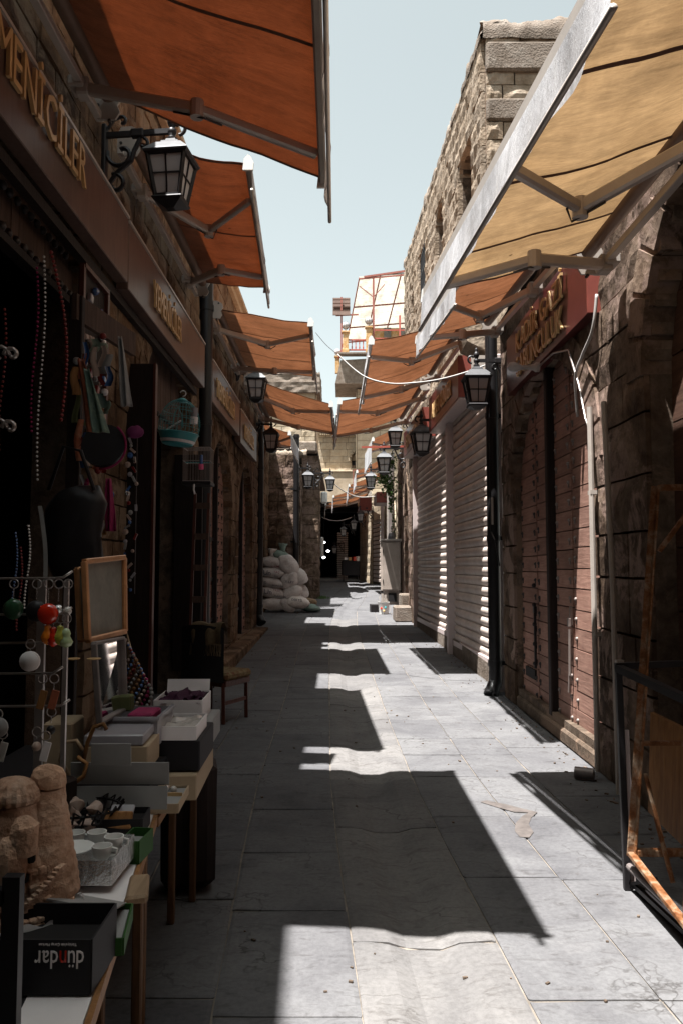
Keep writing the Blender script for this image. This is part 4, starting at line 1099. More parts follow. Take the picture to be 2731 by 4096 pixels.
lantern('small distant lantern past the ivy under the white signboard', .78, 33, 3.6, 1, 1.1)
lantern('small distant lantern above the far roller shutter', .55, 35.5, 3.35, 1, 1.1)
lantern('tiny lantern in a cluster at the passage mouth, upper one', .1, 38.5, 3.2, 1, 1.1)
lantern('tiny low lantern at the passage mouth beneath the green string', -.35, 40.2, 2.35, 1, 1.0)

# ------------------------------------------------------------------ cables and bars
def cable(name, label, pts, r, mat, n=6):
    P = [Vector(p) for p in pts]; out = []
    for i in range(len(P)-1):
        p0, p1, p2, p3 = P[max(i-1, 0)], P[i], P[i+1], P[min(i+2, len(P)-1)]
        for k in range(6):
            t = k/6; out.append(.5*((2*p1)+(p2-p0)*t+(2*p0-5*p1+4*p2-p3)*t*t+(3*p1-p0-3*p2+p3)*t**3))
    out.append(P[-1])
    o = obj(name, B().path(out, r, n), mat, None, True); tag(o, label, 'cable'); return o
cable('overhead_cable', 'thick pale cable sagging unevenly across the lane in front of the right awnings', [(-.05, 10.2, 4.3), (.17, 10.1, 4.07), (.355, 10.0, 3.93), (.62, 9.9, 3.845), (.89, 9.85, 3.84), (1.2, 9.8, 3.87), (1.52, 9.75, 3.945), (1.86, 9.7, 4.06)], .0105, CABLE)
cable('thin_wire', 'thin dark wire joining the third left awning tip to the pale cable', [(-.34, 10.3, 4.62), (-.2, 10.25, 4.44), (-.05, 10.2, 4.3)], .004, STUD)
cable('string_of_lights', 'thin drooping wire strung between the far pier lantern and the right house', [(-.3, 26.7, 4.35), (.1, 27.2, 4.1), (.6, 28.0, 3.98), (1.2, 28.6, 4.05)], .018, CABLE, 4)
cable('green_string', 'pale green string hanging across the mouth of the dark passage', [(-.95, 38.5, 3.9), (-.5, 38.5, 3.75), (.0, 38.5, 3.75), (.5, 38.5, 3.9)], .02, FROST, 4)
o = obj('red_bar', B().bar((.46, 18.2, 4.28), (1.5, 18.2, 4.3), .03, .045), REDP); tag(o, 'thin red steel bar sticking out sideways over the lane', 'bar')
t = thing('bulb_holder', 'white light bulb in a pale socket at the foot of the big red sign', 'lamp', (1.62, 7.2, 3.38))
obj('bulb', B().lathe((1.62, 7.2, 3.37), [(.001, -.1), (.035, -.085), (.047, -.05), (.04, -.01), (.02, .03), (.02, .05)], 12, rot=Matrix.Rotation(-PI/2-.1, 3, 'Y').inverted()), FROST, t, True)
obj('socket', B().lathe((1.70, 7.2, 3.37), [(.02, -.04), (.024, .02), (.03, .06), (.045, .08), (.045, .11)], 12, rot=Matrix.Rotation(PI/2, 3, 'Y')), PALEBOX, t, 'auto')
obj('wire', B().path([(1.80, 7.2, 3.37), (1.86, 6.9, 3.42), (1.88, 6.5, 3.34), (1.9, 6.3, 3.0), (1.9, 6.15, 2.7), (1.91, 6.0, 2.5)], .009, 5), MATS['pinkish_steel_wire'], t, True)
cable('wall_cable', 'pale loose electric cable looping down the pier from the awning bracket', [(1.88, 5.75, 3.55), (1.86, 5.8, 3.3), (1.86, 6.05, 3.18), (1.86, 6.25, 3.05), (1.9, 6.35, 2.75)], .012, CABLE)

# ------------------------------------------------------------------ cabinet, steps, paint tub
t = thing('electrical_cabinet', 'tall beige metal electrical cabinet standing against the right wall', 'cabinet', (1.5, 24.3, .38))
obj('body', B().box((1.5, 24.4, 1.55), (.6, .5, 1.5), 0, .015), CABT, t)
obj('plinth', B().box((1.53, 24.42, .58), (.5, .45, .44), 0, .01), CABT, t)
obj('lid', B().box((1.5, 24.4, 2.33), (.68, .6, .07), 0, .02), PALEBOX, t)
d = obj('door', B().box((1.5, 24.13, 1.55), (.55, .03, 1.42), 0, .006), CABT, t)
obj('hinge', B().box((1.245, 24.11, 2.0), (.02, .03, .1)), STUD, d); obj('hinge', B().box((1.245, 24.11, 1.1), (.02, .03, .1)), STUD, d)
obj('vent', B().box((1.53, 24.17, .6), (.24, .04, .26)), DARK, t)
obj('side_handle', B().path([(1.2, 24.3, 1.2), (1.13, 24.25, 1.23), (1.1, 24.2, 1.21)], .012, 6), IRON, t)
t = thing('stone_steps', 'small cracked concrete steps against the right wall beside the far shutter', 'steps', (1.55, 19.3, .25))
for (x, y, z, a, c, h) in ((1.5, 19.1, .42, .5, .75, .36), (1.62, 19.9, .55, .34, .8, .62)): obj('step', B().box((x, y, z), (a, c, h), .02, .03), CONC, t)
t = thing('paint_tub', 'paint splashed white tub of scraps at the foot of the cabinet', 'tub', (1.1, 20.9, .29))
c = (1.1, 20.9, .3)
obj('tub_body', B().lathe(c, [(.12, 0), (.15, .3), (.155, .31), (.14, .31), (.12, .05)], 16), WHITE, t, 'auto')
rr = random.Random(3); b = B()
for k in range(7): b.box((1.1+rr.uniform(-.09, .09), 20.9+rr.uniform(-.08, .08), .6+rr.uniform(0, .12)), (.05, .02, .22), Matrix.Rotation(rr.uniform(-.5, .5), 3, 'Y'))
obj('scraps', b, PALEBOX, t, kind='stuff')
for (a, zz, mt) in ((-2.1, .45, MATS['red_resin']), (-1.6, .38, GOLD), (-1.3, .47, TEAL)): obj('paint_splash', B().ball((1.1+.141*math.cos(a), 20.9+.141*math.sin(a), zz), .03, 7, 5), mt, t)
o = obj('black_crate', B().box((.9, 21.6, .4), (.26, .3, .24), .1, .01), IRON); tag(o, 'low dark crate left of the paint splashed tub', 'crate')

# ivy
def foliage(label, c, pts, n, rad, seed, lsz):
    rr = random.Random(seed); t = thing('ivy', label, 'plant', c)
    b = B()
    for k, (a, e, r) in enumerate(pts):
        m_ = int(n*r)
        for i in range(m_):
            f = rr.random(); p = lerp(a, e, f)+Vector((rr.gauss(0, rad*r), rr.gauss(0, rad*r), rr.gauss(0, rad*r)))
            u = Vector((rr.uniform(-1, 1), rr.uniform(-1, 1), rr.uniform(-1, .4))).normalized(); v = u.cross(Vector((rr.uniform(-1, 1), rr.uniform(-1, 1), rr.uniform(-1, 1)))).normalized(); s = lsz*rr.uniform(.6, 1.3)
            b.add([p, p+u*s*.5+v*s*.35, p+u*s, p+u*s*.5-v*s*.35], [(0, 1, 2, 3)])
    obj('leaves', b, LEAF, t, kind='stuff')
    b = B()
    for (a, e, r) in pts: b.path([a, lerp(a, e, .5)+Vector((.03, 0, .02)), e], .008, 4)
    obj('stems', b, WOOD_T, t)
foliage('ivy trailing from the wall beside the round shouldered lantern', (1.25, 22, 4), [((1.45, 22.3, 4.6), (1.15, 22.2, 4.05), .8), ((1.15, 22.2, 4.15), (1.35, 22.2, 3.6), 1.3), ((1.4, 22.3, 3.7), (1.38, 22.3, 3.1), .3), ((1.45, 22.4, 3.0), (1.42, 22.4, 2.5), .12)], 330, .09, 2, .085)
t = thing('weed_tuft', 'small green weed at the foot of the outer stone pier', 'weed', (-.7, 26.8, .44))
b = B(); rr = random.Random(9)
for i in range(60):
    p = Vector((-.62+rr.gauss(0, .09), 26.75+rr.gauss(0, .08), .45)); u = Vector((rr.gauss(0, .5), rr.gauss(0, .5), 1)).normalized()*rr.uniform(.05, .14)
    b.add([p, p+u*.5+Vector((.015, 0, 0)), p+u, p+u*.5-Vector((.015, 0, 0))], [(0, 1, 2, 3)])
obj('blades', b, LEAF, t, kind='stuff')
o = obj('wire_sign_frame', B().bar((.46, 31, 3.45+1.0), (.46, 31, 5.3), .03, .03).bar((.46, 31, 5.3), (.95, 31, 5.3), .03, .03).bar((.46, 31, 4.45), (.98, 31, 4.45), .03, .03), RUSTR); tag(o, 'empty rusty square sign frame projecting high on the right', 'frame')
o = obj('hanging_white_box', B().box((-.62, 28.5, 4.0), (.24, .25, .42), 0, .05), WHITE); tag(o, 'white plastic box fixed behind the outer pier lantern', 'box')
o = obj('white_banner', B().box((-.93, 38.0, 2.45), (.16, .3, .95), 0, .04), WHITE); tag(o, 'white hanging banner at the left edge of the passage', 'banner')
# clutter in front of the passage
t = thing('goods_cart', 'dark cart heaped with goods in front of the passage shutters', 'cart', (.45, 39, .8))
obj('cart_body', B().box((.45, 39.3, 1.45), (.9, .6, .75), 0, .05), KCARD, t)
obj('cart_leg', B().bar((.1, 39, .8), (.1, 39, 1.5), .05, .05), IRON, t); obj('cart_leg', B().bar((.8, 39, .8), (.8, 39, 1.5), .05, .05), IRON, t)
for i, (x, mt) in enumerate(((.2, WCARD), (.4, GOLD), (.62, MATS['red_resin']), (.78, WHITE))): obj('goods', B().box((x, 39.1, 1.9), (.14, .2, .12+.04*i), .2*i, .02), mt, t)
t = thing('far_shutter', 'sunlit slatted roller shutter at the back of the cart', 'shutter', (.1, 40.2, .8))
for k in range(22): obj('slat', B().box((.05, 40.6, .9+k*.11), (.55, .05, .085), -.25, .02), SHUT, t)

# ------------------------------------------------------------------ trinket stall on the left
def table(label, x0, xe0, xe1, y0, y1, z):
    t = thing('stall_table', label, 'table', ((x0+xe1)/2, (y0+y1)/2, 0), 'stall tables on the left')
    obj('table_top', B().prism([(x0, y0, z-.02), (xe0-.12, y0, z-.02), (xe1-.12, y1, z-.02), (x0, y1, z-.02)], (0, 0, .02)), KCARD, t)  # near-black inner top puts the stall's shade into the colour
    obj('white_border', B().prism([(xe0-.12, y0, z-.02), (xe0, y0, z-.02), (xe1, y1, z-.02), (xe1-.12, y1, z-.02)], (0, 0, .021)), WCARD, t)
    obj('edge_strip', B().bar((xe0+.008, y0, z-.014), (xe1+.008, y1, z-.014), .012, .03), WOOD_O, t)
    obj('apron', B().bar((xe0-.06, y0, z-.065), (xe1-.06, y1, z-.065), .02, .08), WOOD_M, t)
    for (x, y) in ((xe0-.05, y0+.05), (xe1-.03, y1-.05), (xe1-.08, y1-.28), (x0+.05, y1-.05)):
        obj('leg', B().box((x, y, (z-.02)/2), (.03, .03, z-.02), 0, .004), MATS['dull_table_leg'] if 'dull_table_leg' in MATS else m_wood('dull_table_leg', (.09, .045, .02), (.2, .1, .045), 'Z', .6), t)
    return t
table('nearest white topped trestle table crowded with boxes and souvenirs', -1.5, -.40, -.605, 1.05, 2.62, .75)
table('second table behind, carrying stacked storage cartons', -1.5, -.63, -.66, 2.75, 3.85, .70)
def open_box(label, c, d, h, mat, inner=None, rot=0, name='carton', cat='box', group=None, lid=None, wall=.004):
    t = thing(name, label, cat, c, group); M = Matrix.Rotation(rot, 3, 'Z'); c = Vector(c)
    b = B()
    for (ox, oy, wx, wy) in ((d[0]/2, 0, wall, d[1]), (-d[0]/2, 0, wall, d[1]), (0, d[1]/2, d[0]-wall*1.2, wall), (0, -d[1]/2, d[0]-wall*1.2, wall)):
        b.box(c+M @ Vector((ox, oy, h/2)), (wx, wy, h), M)
    b.box(c+Vector((0, 0, .003)), (d[0]-wall*1.5, d[1]-wall*1.5, .004), M)
    obj('walls', b, mat, t)
    if lid: obj('lid', B().box(c+M @ Vector(lid[0]), lid[1], M @ Matrix.Rotation(lid[2], 3, lid[3])), mat, t)
    if inner: obj('lining', B().box(c+Vector((0, 0, h*.55)), (d[0]-.012, d[1]-.012, .01), M), inner, t)
    return t
# shoe box with upside down print
t = open_box('black open carton with upside down white lettering at the front of the table', (-.60, 1.615, .755), (.27, .16, .105), .1, KCARD, DARK)
text_letters('dündar', t, (-.478, 1.532, .836), (-1, 0, 0), (0, 0, -1), .032, WCARD, .0015, fit=.092)
text_letters("Türkiye'nin Çorap Markası", t, (-.492, 1.532, .849), (-1, 0, 0), (0, 0, -1), .0045, WCARD, .001, fit=.07, name='slogan', whole=True)
for ch in t.children:
    if ch.name.startswith('letter.') or ch.name == 'letter': pass
ls = [ch for ch in t.children if ch.name.startswith('letter')]
ls.sort(key=lambda o: -sum(v.co.x for v in o.data.vertices)/len(o.data.vertices))
if len(ls) >= 3: ls[2].data.materials.clear(); ls[2].data.materials.append(MATS['red_resin'])
# carved castle ornament
t = thing('carved_castle', 'carved sandstone castle ornament with domed towers and steps, in a plastic bag', 'ornament', (-.70, 1.80, .77))
def rough(b, amp, sc, seed=0):
    for i, v in enumerate(b.v):
        p = Vector(v)*sc+Vector((seed, 0, 0)); q = noise.noise_vector(p)+noise.noise_vector(p*2.7)*.5; b.v[i] = tuple(Vector(v)+q*amp)
    return b
cx, cy, z0 = -.715, 1.77, .80
bb = B()
bb.lathe((cx, cy, z0), [(.105-.0025*i-.00007*i*i+.003*(i % 2), .011*i) for i in range(20)], 60, 1.0, .8)
for i in range(4):
    for j in range(18): bb.box((cx+(.104-.008*i)*math.cos(j*.35), cy+.82*(.104-.008*i)*math.sin(j*.35), z0+.012+.03*i), (.022, .012, .012), j*.35+PI/2, .002)
obj('rock_body', rough(bb, .0045, 26), SCULPT, t, 'auto')
def dome(x, y, z, r, hh, ribs=18):
    d = B(); prof = [(r*.75, 0), (r*.98, .004), (r*1.04, hh*.25), (r*1.0, hh*.5), (r*.8, hh*.78), (r*.45, hh*.95), (.001, hh)]
    d.lathe((x, y, z), prof, ribs*2)
    for i, v in enumerate(d.v):
        if i % 2 and i < len(prof)*ribs*2: d.v[i] = (x+(v[0]-x)*.93, y+(v[1]-y)*.93, v[2])
    return d
obj('tower', rough(B().lathe((cx+.0, cy, z0+.15), [(.060-.0012*i+.002*(i % 2), .0095*i) for i in range(10)], 36), .0022, 30), SCULPT, t, 'auto')
obj('dome', dome(cx, cy, z0+.235, .058, .055), SCULPT, t)
obj('tower', rough(B().lathe((cx+.058, cy+.05, z0+.03), [(.075-.0019*i+.002*(i % 2), .0107*i) for i in range(22)], 36), .0022, 30, 4), SCULPT, t, 'auto')
obj('dome', rough(dome(cx+.058, cy+.05, z0+.255, .04, .05, 10), .003, 30), SCULPT, t, True)
obj('turret', rough(B().lathe((cx+.03, cy-.075, z0+.1), [(.03, 0), (.034, .03), (.03, .07), (.018, .085), (.001, .09)], 12), .003, 40), SCULPT, t, 'auto')
obj('turret', rough(B().lathe((cx+.055, cy-.07, z0+.15), [(.026, 0), (.03, .03), (.028, .06), (.015, .075), (.001, .08)], 12), .003, 40), SCULPT, t, 'auto')
b = B()
for (a, zz, s) in ((-1.9, .13, 1), (-1.3, .09, .8), (-.8, .14, .8), (-2.4, .07, 1), (-1.0, .04, .9)):
    b.box((cx+.085*math.cos(a), cy+.07*math.sin(a), z0+zz), (.022*s, .03, .028*s), a+PI/2, .004)
obj('window_hollow', b, DARK, t, kind='stuff')
for k, (a, zz, s_, rr_) in enumerate(((-1.25, .165, 1.0, .072), (-.95, .10, .9, .094), (-1.5, .085, 1.1, .095), (-1.2, .045, .9, .104), (-.75, .05, .8, .1), (-1.75, .15, .8, .075))):
    u_ = Vector((math.cos(a), .8*math.sin(a), 0)); t_ = Vector((-math.sin(a), math.cos(a), 0)); p_ = Vector((cx, cy, z0+zz))+u_*rr_
    w0 = obj('arched_window', B().path([p_-t_*.012*s_-Vector((0, 0, .014*s_)), p_-t_*.012*s_+Vector((0, 0, .008*s_)), p_+Vector((0, 0, .018*s_)), p_+t_*.012*s_+Vector((0, 0, .008*s_)), p_+t_*.012*s_-Vector((0, 0, .014*s_))], .0035, 6), SCULPT, t, True)
    obj('hollow', B().ball(p_-u_*.001, .010*s_, 8, 6, (1, 1, 1.3)), DARK, w0)
b = B()
for k in range(16):
    a = -1.5+k*.085; b.box((cx+(.118)*math.cos(a), cy+.098*math.sin(a), z0+.01+k*.0065), (.014, .03, .006), a)
obj('steps', b, SCULPT, t, kind='stuff')
b = B()
rr = random.Random(8)
for r_ in range(5):
    for j in range(22):
        a = -2.4+j*.14+(r_ % 2)*.07; b.box((cx+.128*math.cos(a), cy+.115*math.sin(a), z0-.022+r_*.0115), (.0165, .014, .0098), a+PI/2, .002)
obj('little_brick_wall', b, SCULPT, t, kind='stuff')
obj('foot', rough(B().lathe((cx, cy, z0-.03), [(.122, 0), (.125, .05), (.1, .055)], 24, 1, .9), .003, 30), SCULPT, t, 'auto')
bag = B().grid(lambda u, v: (cx+.15*math.cos(-2.6+3.4*u)*(1+.25*v)+.01*noise.noise(Vector((u*14, v*6, 0))), cy+.13*math.sin(-2.6+3.4*u)*(1+.3*v)+.012*noise.noise(Vector((u*12, v*5, 8))), z0-.028+.05*(1-v)**2+.012*noise.noise(Vector((u*18, v*9, 2)))), 60, 10)
m, t_, b_, o_ = nodes('crinkled_clear_film')
b_.inputs['Base Color'].default_value = (.6, .57, .57, 1); b_.inputs['Roughness'].default_value = .25
tr = t_.nodes.new('ShaderNodeBsdfTransparent'); mx = t_.nodes.new('ShaderNodeMixShader'); mx.inputs[0].default_value = .45
t_.links.new(tr.outputs[0], mx.inputs[1]); t_.links.new(b_.outputs[0], mx.inputs[2]); t_.links.new(mx.outputs[0], o_.inputs[0])
obj('plastic_bag', bag, m, t, True)
# glittering cone behind
o = obj('plastic_cone', B().lathe((-.735, 2.02, .76), [(.055, 0), (.001, .30)], 10), m, None); tag(o, 'tall pointed clear plastic cone standing behind the sandstone castle', 'packaging')
# silver foil gift box with coffee cups
def foil(): pass
t = open_box('silver foil lined gift box holding cups and saucers beside the stone castle', (-.645, 2.1, .77), (.17, .19, .05), .06, SILVER, SILVER, -.03)
pl = obj('saucer', B().lathe((-.675, 2.06, .83), [(.001, 0), (.035, .002), (.052, .012), (.05, .014), (.03, .006), (.001, .005)], 20), WHITE, None, 'auto'); tag(pl, 'white saucer with spotted rim lying in the silver box', 'saucer')
for i, (x, y) in enumerate(((-.70, 2.15), (-.645, 2.155), (-.59, 2.12), (-.60, 2.05))):
    t = thing('coffee_cup', ['white coffee cup at the back left of the silver box', 'white coffee cup at the back middle of the silver box', 'white coffee cup at the right edge of the silver box', 'white coffee cup nearest the front corner of the silver box'][i], 'cup', (x, y, .83), 'cups in the silver box')
    obj('cup_body', B().lathe((x, y, .815), [(.014, 0), (.022, .012), (.026, .035), (.023, .035), (.018, .012), (.001, .006)], 14), WHITE, t, 'auto')
    obj('handle', B().path([(x+.024, y, .845), (x+.038, y, .842), (x+.036, y, .828), (x+.02, y, .824)], .003, 5), WHITE, t)
open_box('narrow green printed carton wedged at the table edge past the silver box', (-.565, 2.25, .752), (.055, .11, .05), .06, GREENP, GCARD, -.1)
open_box('green edged flat carton under the grey picture card', (-.50, 1.77, .752), (.08, .17, .03), .035, GREENP, GCARD, .15)
o = obj('picture_card', B().box((-.555, 1.80, .815), (.14, .15, .004), Matrix.Rotation(.16, 3, 'Y') @ Matrix.Rotation(-.3, 3, 'X')), GCARD); tag(o, 'grey picture card with two faint figures leaning between stone castle and table edge', 'card')
o = obj('driftwood_piece', rough(B().box((-.495, 2.0, .765), (.05, .14, .02), .2, .006), .004, 40), WOOD_T); tag(o, 'weathered stick of wood lying along the table edge', 'wood')
# shells in black wire basket
t = thing('wire_basket', 'black twisted wire basket holding sea shells', 'basket', (-.80, 2.45, .76))
b = B()
for k in range(3): b.path([(-.80+(.10+.018*k)*math.cos(a), 2.45+(.08+.012*k)*math.sin(a), .765+.03*k) for a in [2*PI*i/24 for i in range(25)]], .004, 5, False)
for i in range(26):
    a = 2*PI*i/26; b.path([(-.80+.1*math.cos(a), 2.45+.08*math.sin(a), .765), (-.80+.145*math.cos(a+.1), 2.45+.11*math.sin(a+.1), .84), (-.80+.136*math.cos(a+.24), 2.45+.104*math.sin(a+.24), .825)], .0035, 4, False)
obj('wires', b, IRON, t)
b = B().lathe((-.80, 2.45, .765), [(.1, 0), (.001, .001)], 16); obj('basket_floor', b, IRON, t)
rr = random.Random(2)
lab = ['pointed sea shell on top at the right of the wire basket', 'largest pale sea shell in the middle of the wire basket', 'sea shell at the left rim of the wire basket', 'sea shell at the front of the wire basket', 'dark sea shell at the back of the wire basket', 'small sea shell low at the right of the wire basket']
for i, (x, y, z) in enumerate(((-.74, 2.45, .82), (-.80, 2.42, .81), (-.86, 2.44, .81), (-.79, 2.37, .79), (-.81, 2.49, .82), (-.745, 2.39, .79))):
    M = Matrix.Rotation(rr.uniform(0, 6), 3, 'Z') @ Matrix.Rotation(rr.uniform(.4, 1.3), 3, 'X')
    o = obj('sea_shell', rough(B().lathe((x, y, z), [(.001, -.028), (.014, -.018), (.026, -.004), (.022, .004), (.02, .008), (.012, .016), (.012, .02), (.001, .034)], 10, rot=M), .003, 60, i), SHELLM, None, 'auto'); tag(o, lab[i], 'shell', 'sea shells in the basket')
t = open_box('black tray with a brown leather wallet standing in it', (-.655, 2.46, .755), (.13, .12, .06), .05, KCARD, DARK, .05)
o = obj('leather_wallet', B().box((-.66, 2.41, .80), (.085, .012, .05), Matrix.Rotation(-.4, 3, 'X'), .004), WOOD_O); tag(o, 'orange brown tooled leather wallet in the black tray', 'wallet')
o = obj('frosted_card', B().box((-.655, 2.44, .82), (.07, .01, .035), Matrix.Rotation(-.9, 3, 'X'), .003), CLEARP); tag(o, 'pale frosted slip behind the brown wallet', 'card')
# white lid boards standing
t = thing('white_cardboard', 'long white carton lid standing on edge across the table', 'lid', (-.70, 2.56, .76))
obj('upper_panel', B().box((-.70, 2.57, .895), (.31, .005, .07), Matrix.Rotation(.12, 3, 'X')), GCARD, t)
obj('lower_panel', B().box((-.70, 2.55, .825), (.31, .005, .07), Matrix.Rotation(-.1, 3, 'X')), GCARD, t)
o = obj('cardboard_tag', B().box((-.715, 2.52, .965), (.125, .004, .07), Matrix.Rotation(.1, 3, 'X'), .0015), GCARD); tag(o, 'small blank grey brown card standing before the long white lid', 'card')
o = obj('leather_case', B().box((-.875, 2.48, .86), (.09, .12, .08), -.3, .01), WOOD_B); tag(o, 'dark leather case leaning behind the shell basket', 'case')
# gilt tray
t = open_box('gilt edged tray of small metal trinkets at the far corner of the table', (-.60, 2.73, .755), (.14, .22, .03), .03, TANCARD, GCARD, .04, 'trinket_tray', 'tray')
obj('divider', B().box((-.60, 2.74, .775), (.13, .005, .025)), GOLD, t)
for i, (x, y, mt, lb_) in enumerate(((-.63, 2.78, BLUE, 'dark blue ring in the gilt tray'), (-.60, 2.80, SILVER, 'silver ring lying in the middle of the gilt tray'), (-.575, 2.79, PEARL, 'pale bead pendant at the right of the gilt tray'))):
    o = obj('trinket', B().ball((x, y, .785), .012, 8, 6), mt, None, True); tag(o, lb_, 'trinket', 'trinkets in the gilt tray')
# stacked cartons
def solid(name, label, c, d, mat, rot=0, cat='box', tape=None):
    t = thing(name, label, cat, (c[0], c[1], c[2]-d[2]/2))
    obj('carton_body', B().box(c, d, rot, .004), mat, t)
    if tape: obj('tape', B().box((c[0], c[1]-d[1]/2-.001, c[2]), (d[0]*.3, .003, d[2]*.3), rot), tape, t)
    return t
solid('tan_carton', 'tan carton at the bottom of the stack by the lane, under the black one', (-.645, 3.2, .745), (.22, .5, .09), TANCARD, .04)
solid('storage_carton', 'black storage carton with a pale open tray on top, at the table end', (-.63, 3.17, .85), (.21, .36, .11), KCARD, .02, tape=None)
t = open_box('pinkish open card tray full of patterned cloth on the black carton', (-.635, 3.12, .907), (.19, .26, .05), .05, WCARD, None, .02)
obj('folded_cloth', rough(B().grid(lambda u, v: (-.72+.17*u, 3.01+.22*v, .95), 10, 10), .012, 30), PEARL, t, True)
solid('grey_carton', 'grey low carton under the white carton of purple cloth', (-.68, 3.52, .85), (.27, .3, .1), GCARD, .03)
t = open_box('white carton of dark purple cloth, highest of the lane side stack', (-.685, 3.5, .90), (.2, .26, .09), .09, WCARD, None, .03, lid=((0, .14, .1), (.19, .004, .08), -.3, 'X'))
obj('crumpled_cloth', rough(B().grid(lambda u, v: (-.775+.18*u, 3.38+.24*v, .975+.03*math.sin(u*3)*math.sin(v*3)), 14, 14), .03, 22), MATS['red_painted_cloth'] if 'red_painted_cloth' in MATS else m_plain('dark_purple_cloth', (.05, .008, .03), .8), t, True)
t = open_box('frosted plastic bin with purple stripes in front of the mirror', (-.765, 3.05, .90), (.2, .26, .1), .1, CLEARP, DARK, .0, 'plastic_bin', 'bin')
obj('rim', B().box((-.765, 2.917, 1.0), (.21, .012, .012)).box((-.662, 3.05, 1.0), (.012, .27, .012)), CLEARP, t)
solid('tan_carton', 'long beige carton with a dark lid, under the frosted bin', (-.76, 2.83, .90), (.21, .22, .09), TANCARD, .05)
solid('dark_lid_box', 'dark see through lidded box lying on the beige carton', (-.77, 2.82, .965), (.2, .2, .035), CLEARP, .05)
solid('dark_carton', 'low black carton carrying the beige carton', (-.78, 2.9, .79), (.28, .4, .12), KCARD, .02)
# gilt frame and mirror
def framed(name, label, tl, tr, br, bl, mat, pic, cat, w_=.016):
    P = [Vector(p) for p in (tl, tr, br, bl)]; t = thing(name, label, cat, P[3])
    n = (P[1]-P[0]).cross(P[3]-P[0]).normalized()
    if n.dot(sum(P, Vector())/4-Vector((0, 0, 1.55))) > 0: n = -n
    c = sum(P, Vector())/4
    for i in range(4):
        a, e = P[i], P[(i+1) % 4]
        for (k, hh, ww) in ((0, .022, w_), (.28*w_/.016*.06, .014, w_*.6)):
            q = 1-k*1.6; a2 = c+(a-c)*q; e2 = c+(e-c)*q
            obj('frame_side' if k == 0 else 'frame_bead', B().bar(a2+n*.006, e2+n*.006, ww, hh, .003, up=n), mat, t)
    obj('panel', B().prism([c+(p-c)*.98 for p in P], -n*.004), pic, t)
    return t
framed('gilt_picture', 'gilt picture frame with faded print, leaning above the mirror', (-.93, 2.87, 1.565), (-.90, 3.28, 1.585), (-.88, 3.24, 1.285), (-.905, 2.85, 1.285), GILT, PAINTING, 'frame', .02)
framed('mirror', 'grey framed mirror reflecting the sunlit shutters, leaning under the gilt frame', (-.868, 2.8, 1.28), (-.855, 3.12, 1.27), (-.83, 3.08, 1.005), (-.843, 2.8, 1.005), GREYPIPE, MIRROR, 'mirror', .012)
framed('gilt_picture', 'narrow edge of a second gilt frame behind the picture', (-1.0, 3.0, 1.54), (-.97, 3.1, 1.54), (-.95, 3.1, 1.27), (-.98, 3.0, 1.27), GILT, PAINTING, 'frame', .012)
# necklace board
t = thing('necklace_board', 'leaning board hung with bead necklaces, right of the mirror', 'board', (-.84, 3.3, .95))
obj('backboard', B().prism([(-.90, 3.38, 1.27), (-.85, 3.28, 1.20), (-.80, 3.25, .99), (-.86, 3.32, .95)], (-.006, 0, 0)), WOOD_T, t)
rr = random.Random(12)
for k in range(9):
    mt = [SHELLM, BLUE, MAROON, GCARD, WOOD_O, BLUE, SHELLM, MAG, GCARD][k]
    b = B(); x = -.875+k*.008; y = 3.26-.004*k; z = 1.25-.02*k
    for i in range(12): b.ball((x+.02*math.sin(i*.5)+.004*k, y, z-.016*i), .006+.003*rr.random(), 6, 4)
    obj('necklace', b, mt, t, True)
# coiled hoses
for i, (lb_, pts) in enumerate((('left curled brown pipe hose behind the cartons', [(-.86, 2.6, .86), (-.9, 2.6, .93), (-.89, 2.6, .985), (-.85, 2.6, .99), (-.83, 2.6, .96)]), ('upright curled brown pipe hose with orange tip', [(-.84, 2.62, .88), (-.82, 2.62, .98), (-.80, 2.62, 1.03), (-.77, 2.62, 1.04), (-.76, 2.62, 1.02)]), ('lower curled brown pipe hose by the beige carton', [(-.85, 2.55, .86), (-.81, 2.55, .89), (-.80, 2.55, .93), (-.83, 2.55, .95)]))):
    o = obj('pipe_hose', B().path(pts, .007, 7), WOOD_T if i == 0 else WOOD_O, None, True); tag(o, lb_, 'hose', 'curled hoses on the stall')
for (x, lb_) in ((-.90, 'left thin brass dish'), (-.83, 'right thin brass dish')):
    o = obj('brass_dish', B().lathe((x, 2.7, 1.235), [(.001, 0), (.02, .002), (.024, .005), (.022, .006), (.001, .004)], 16), GOLD, None, 'auto'); tag(o, lb_+' on the dark shelf behind the key ring rack', 'dish', 'brass dishes')

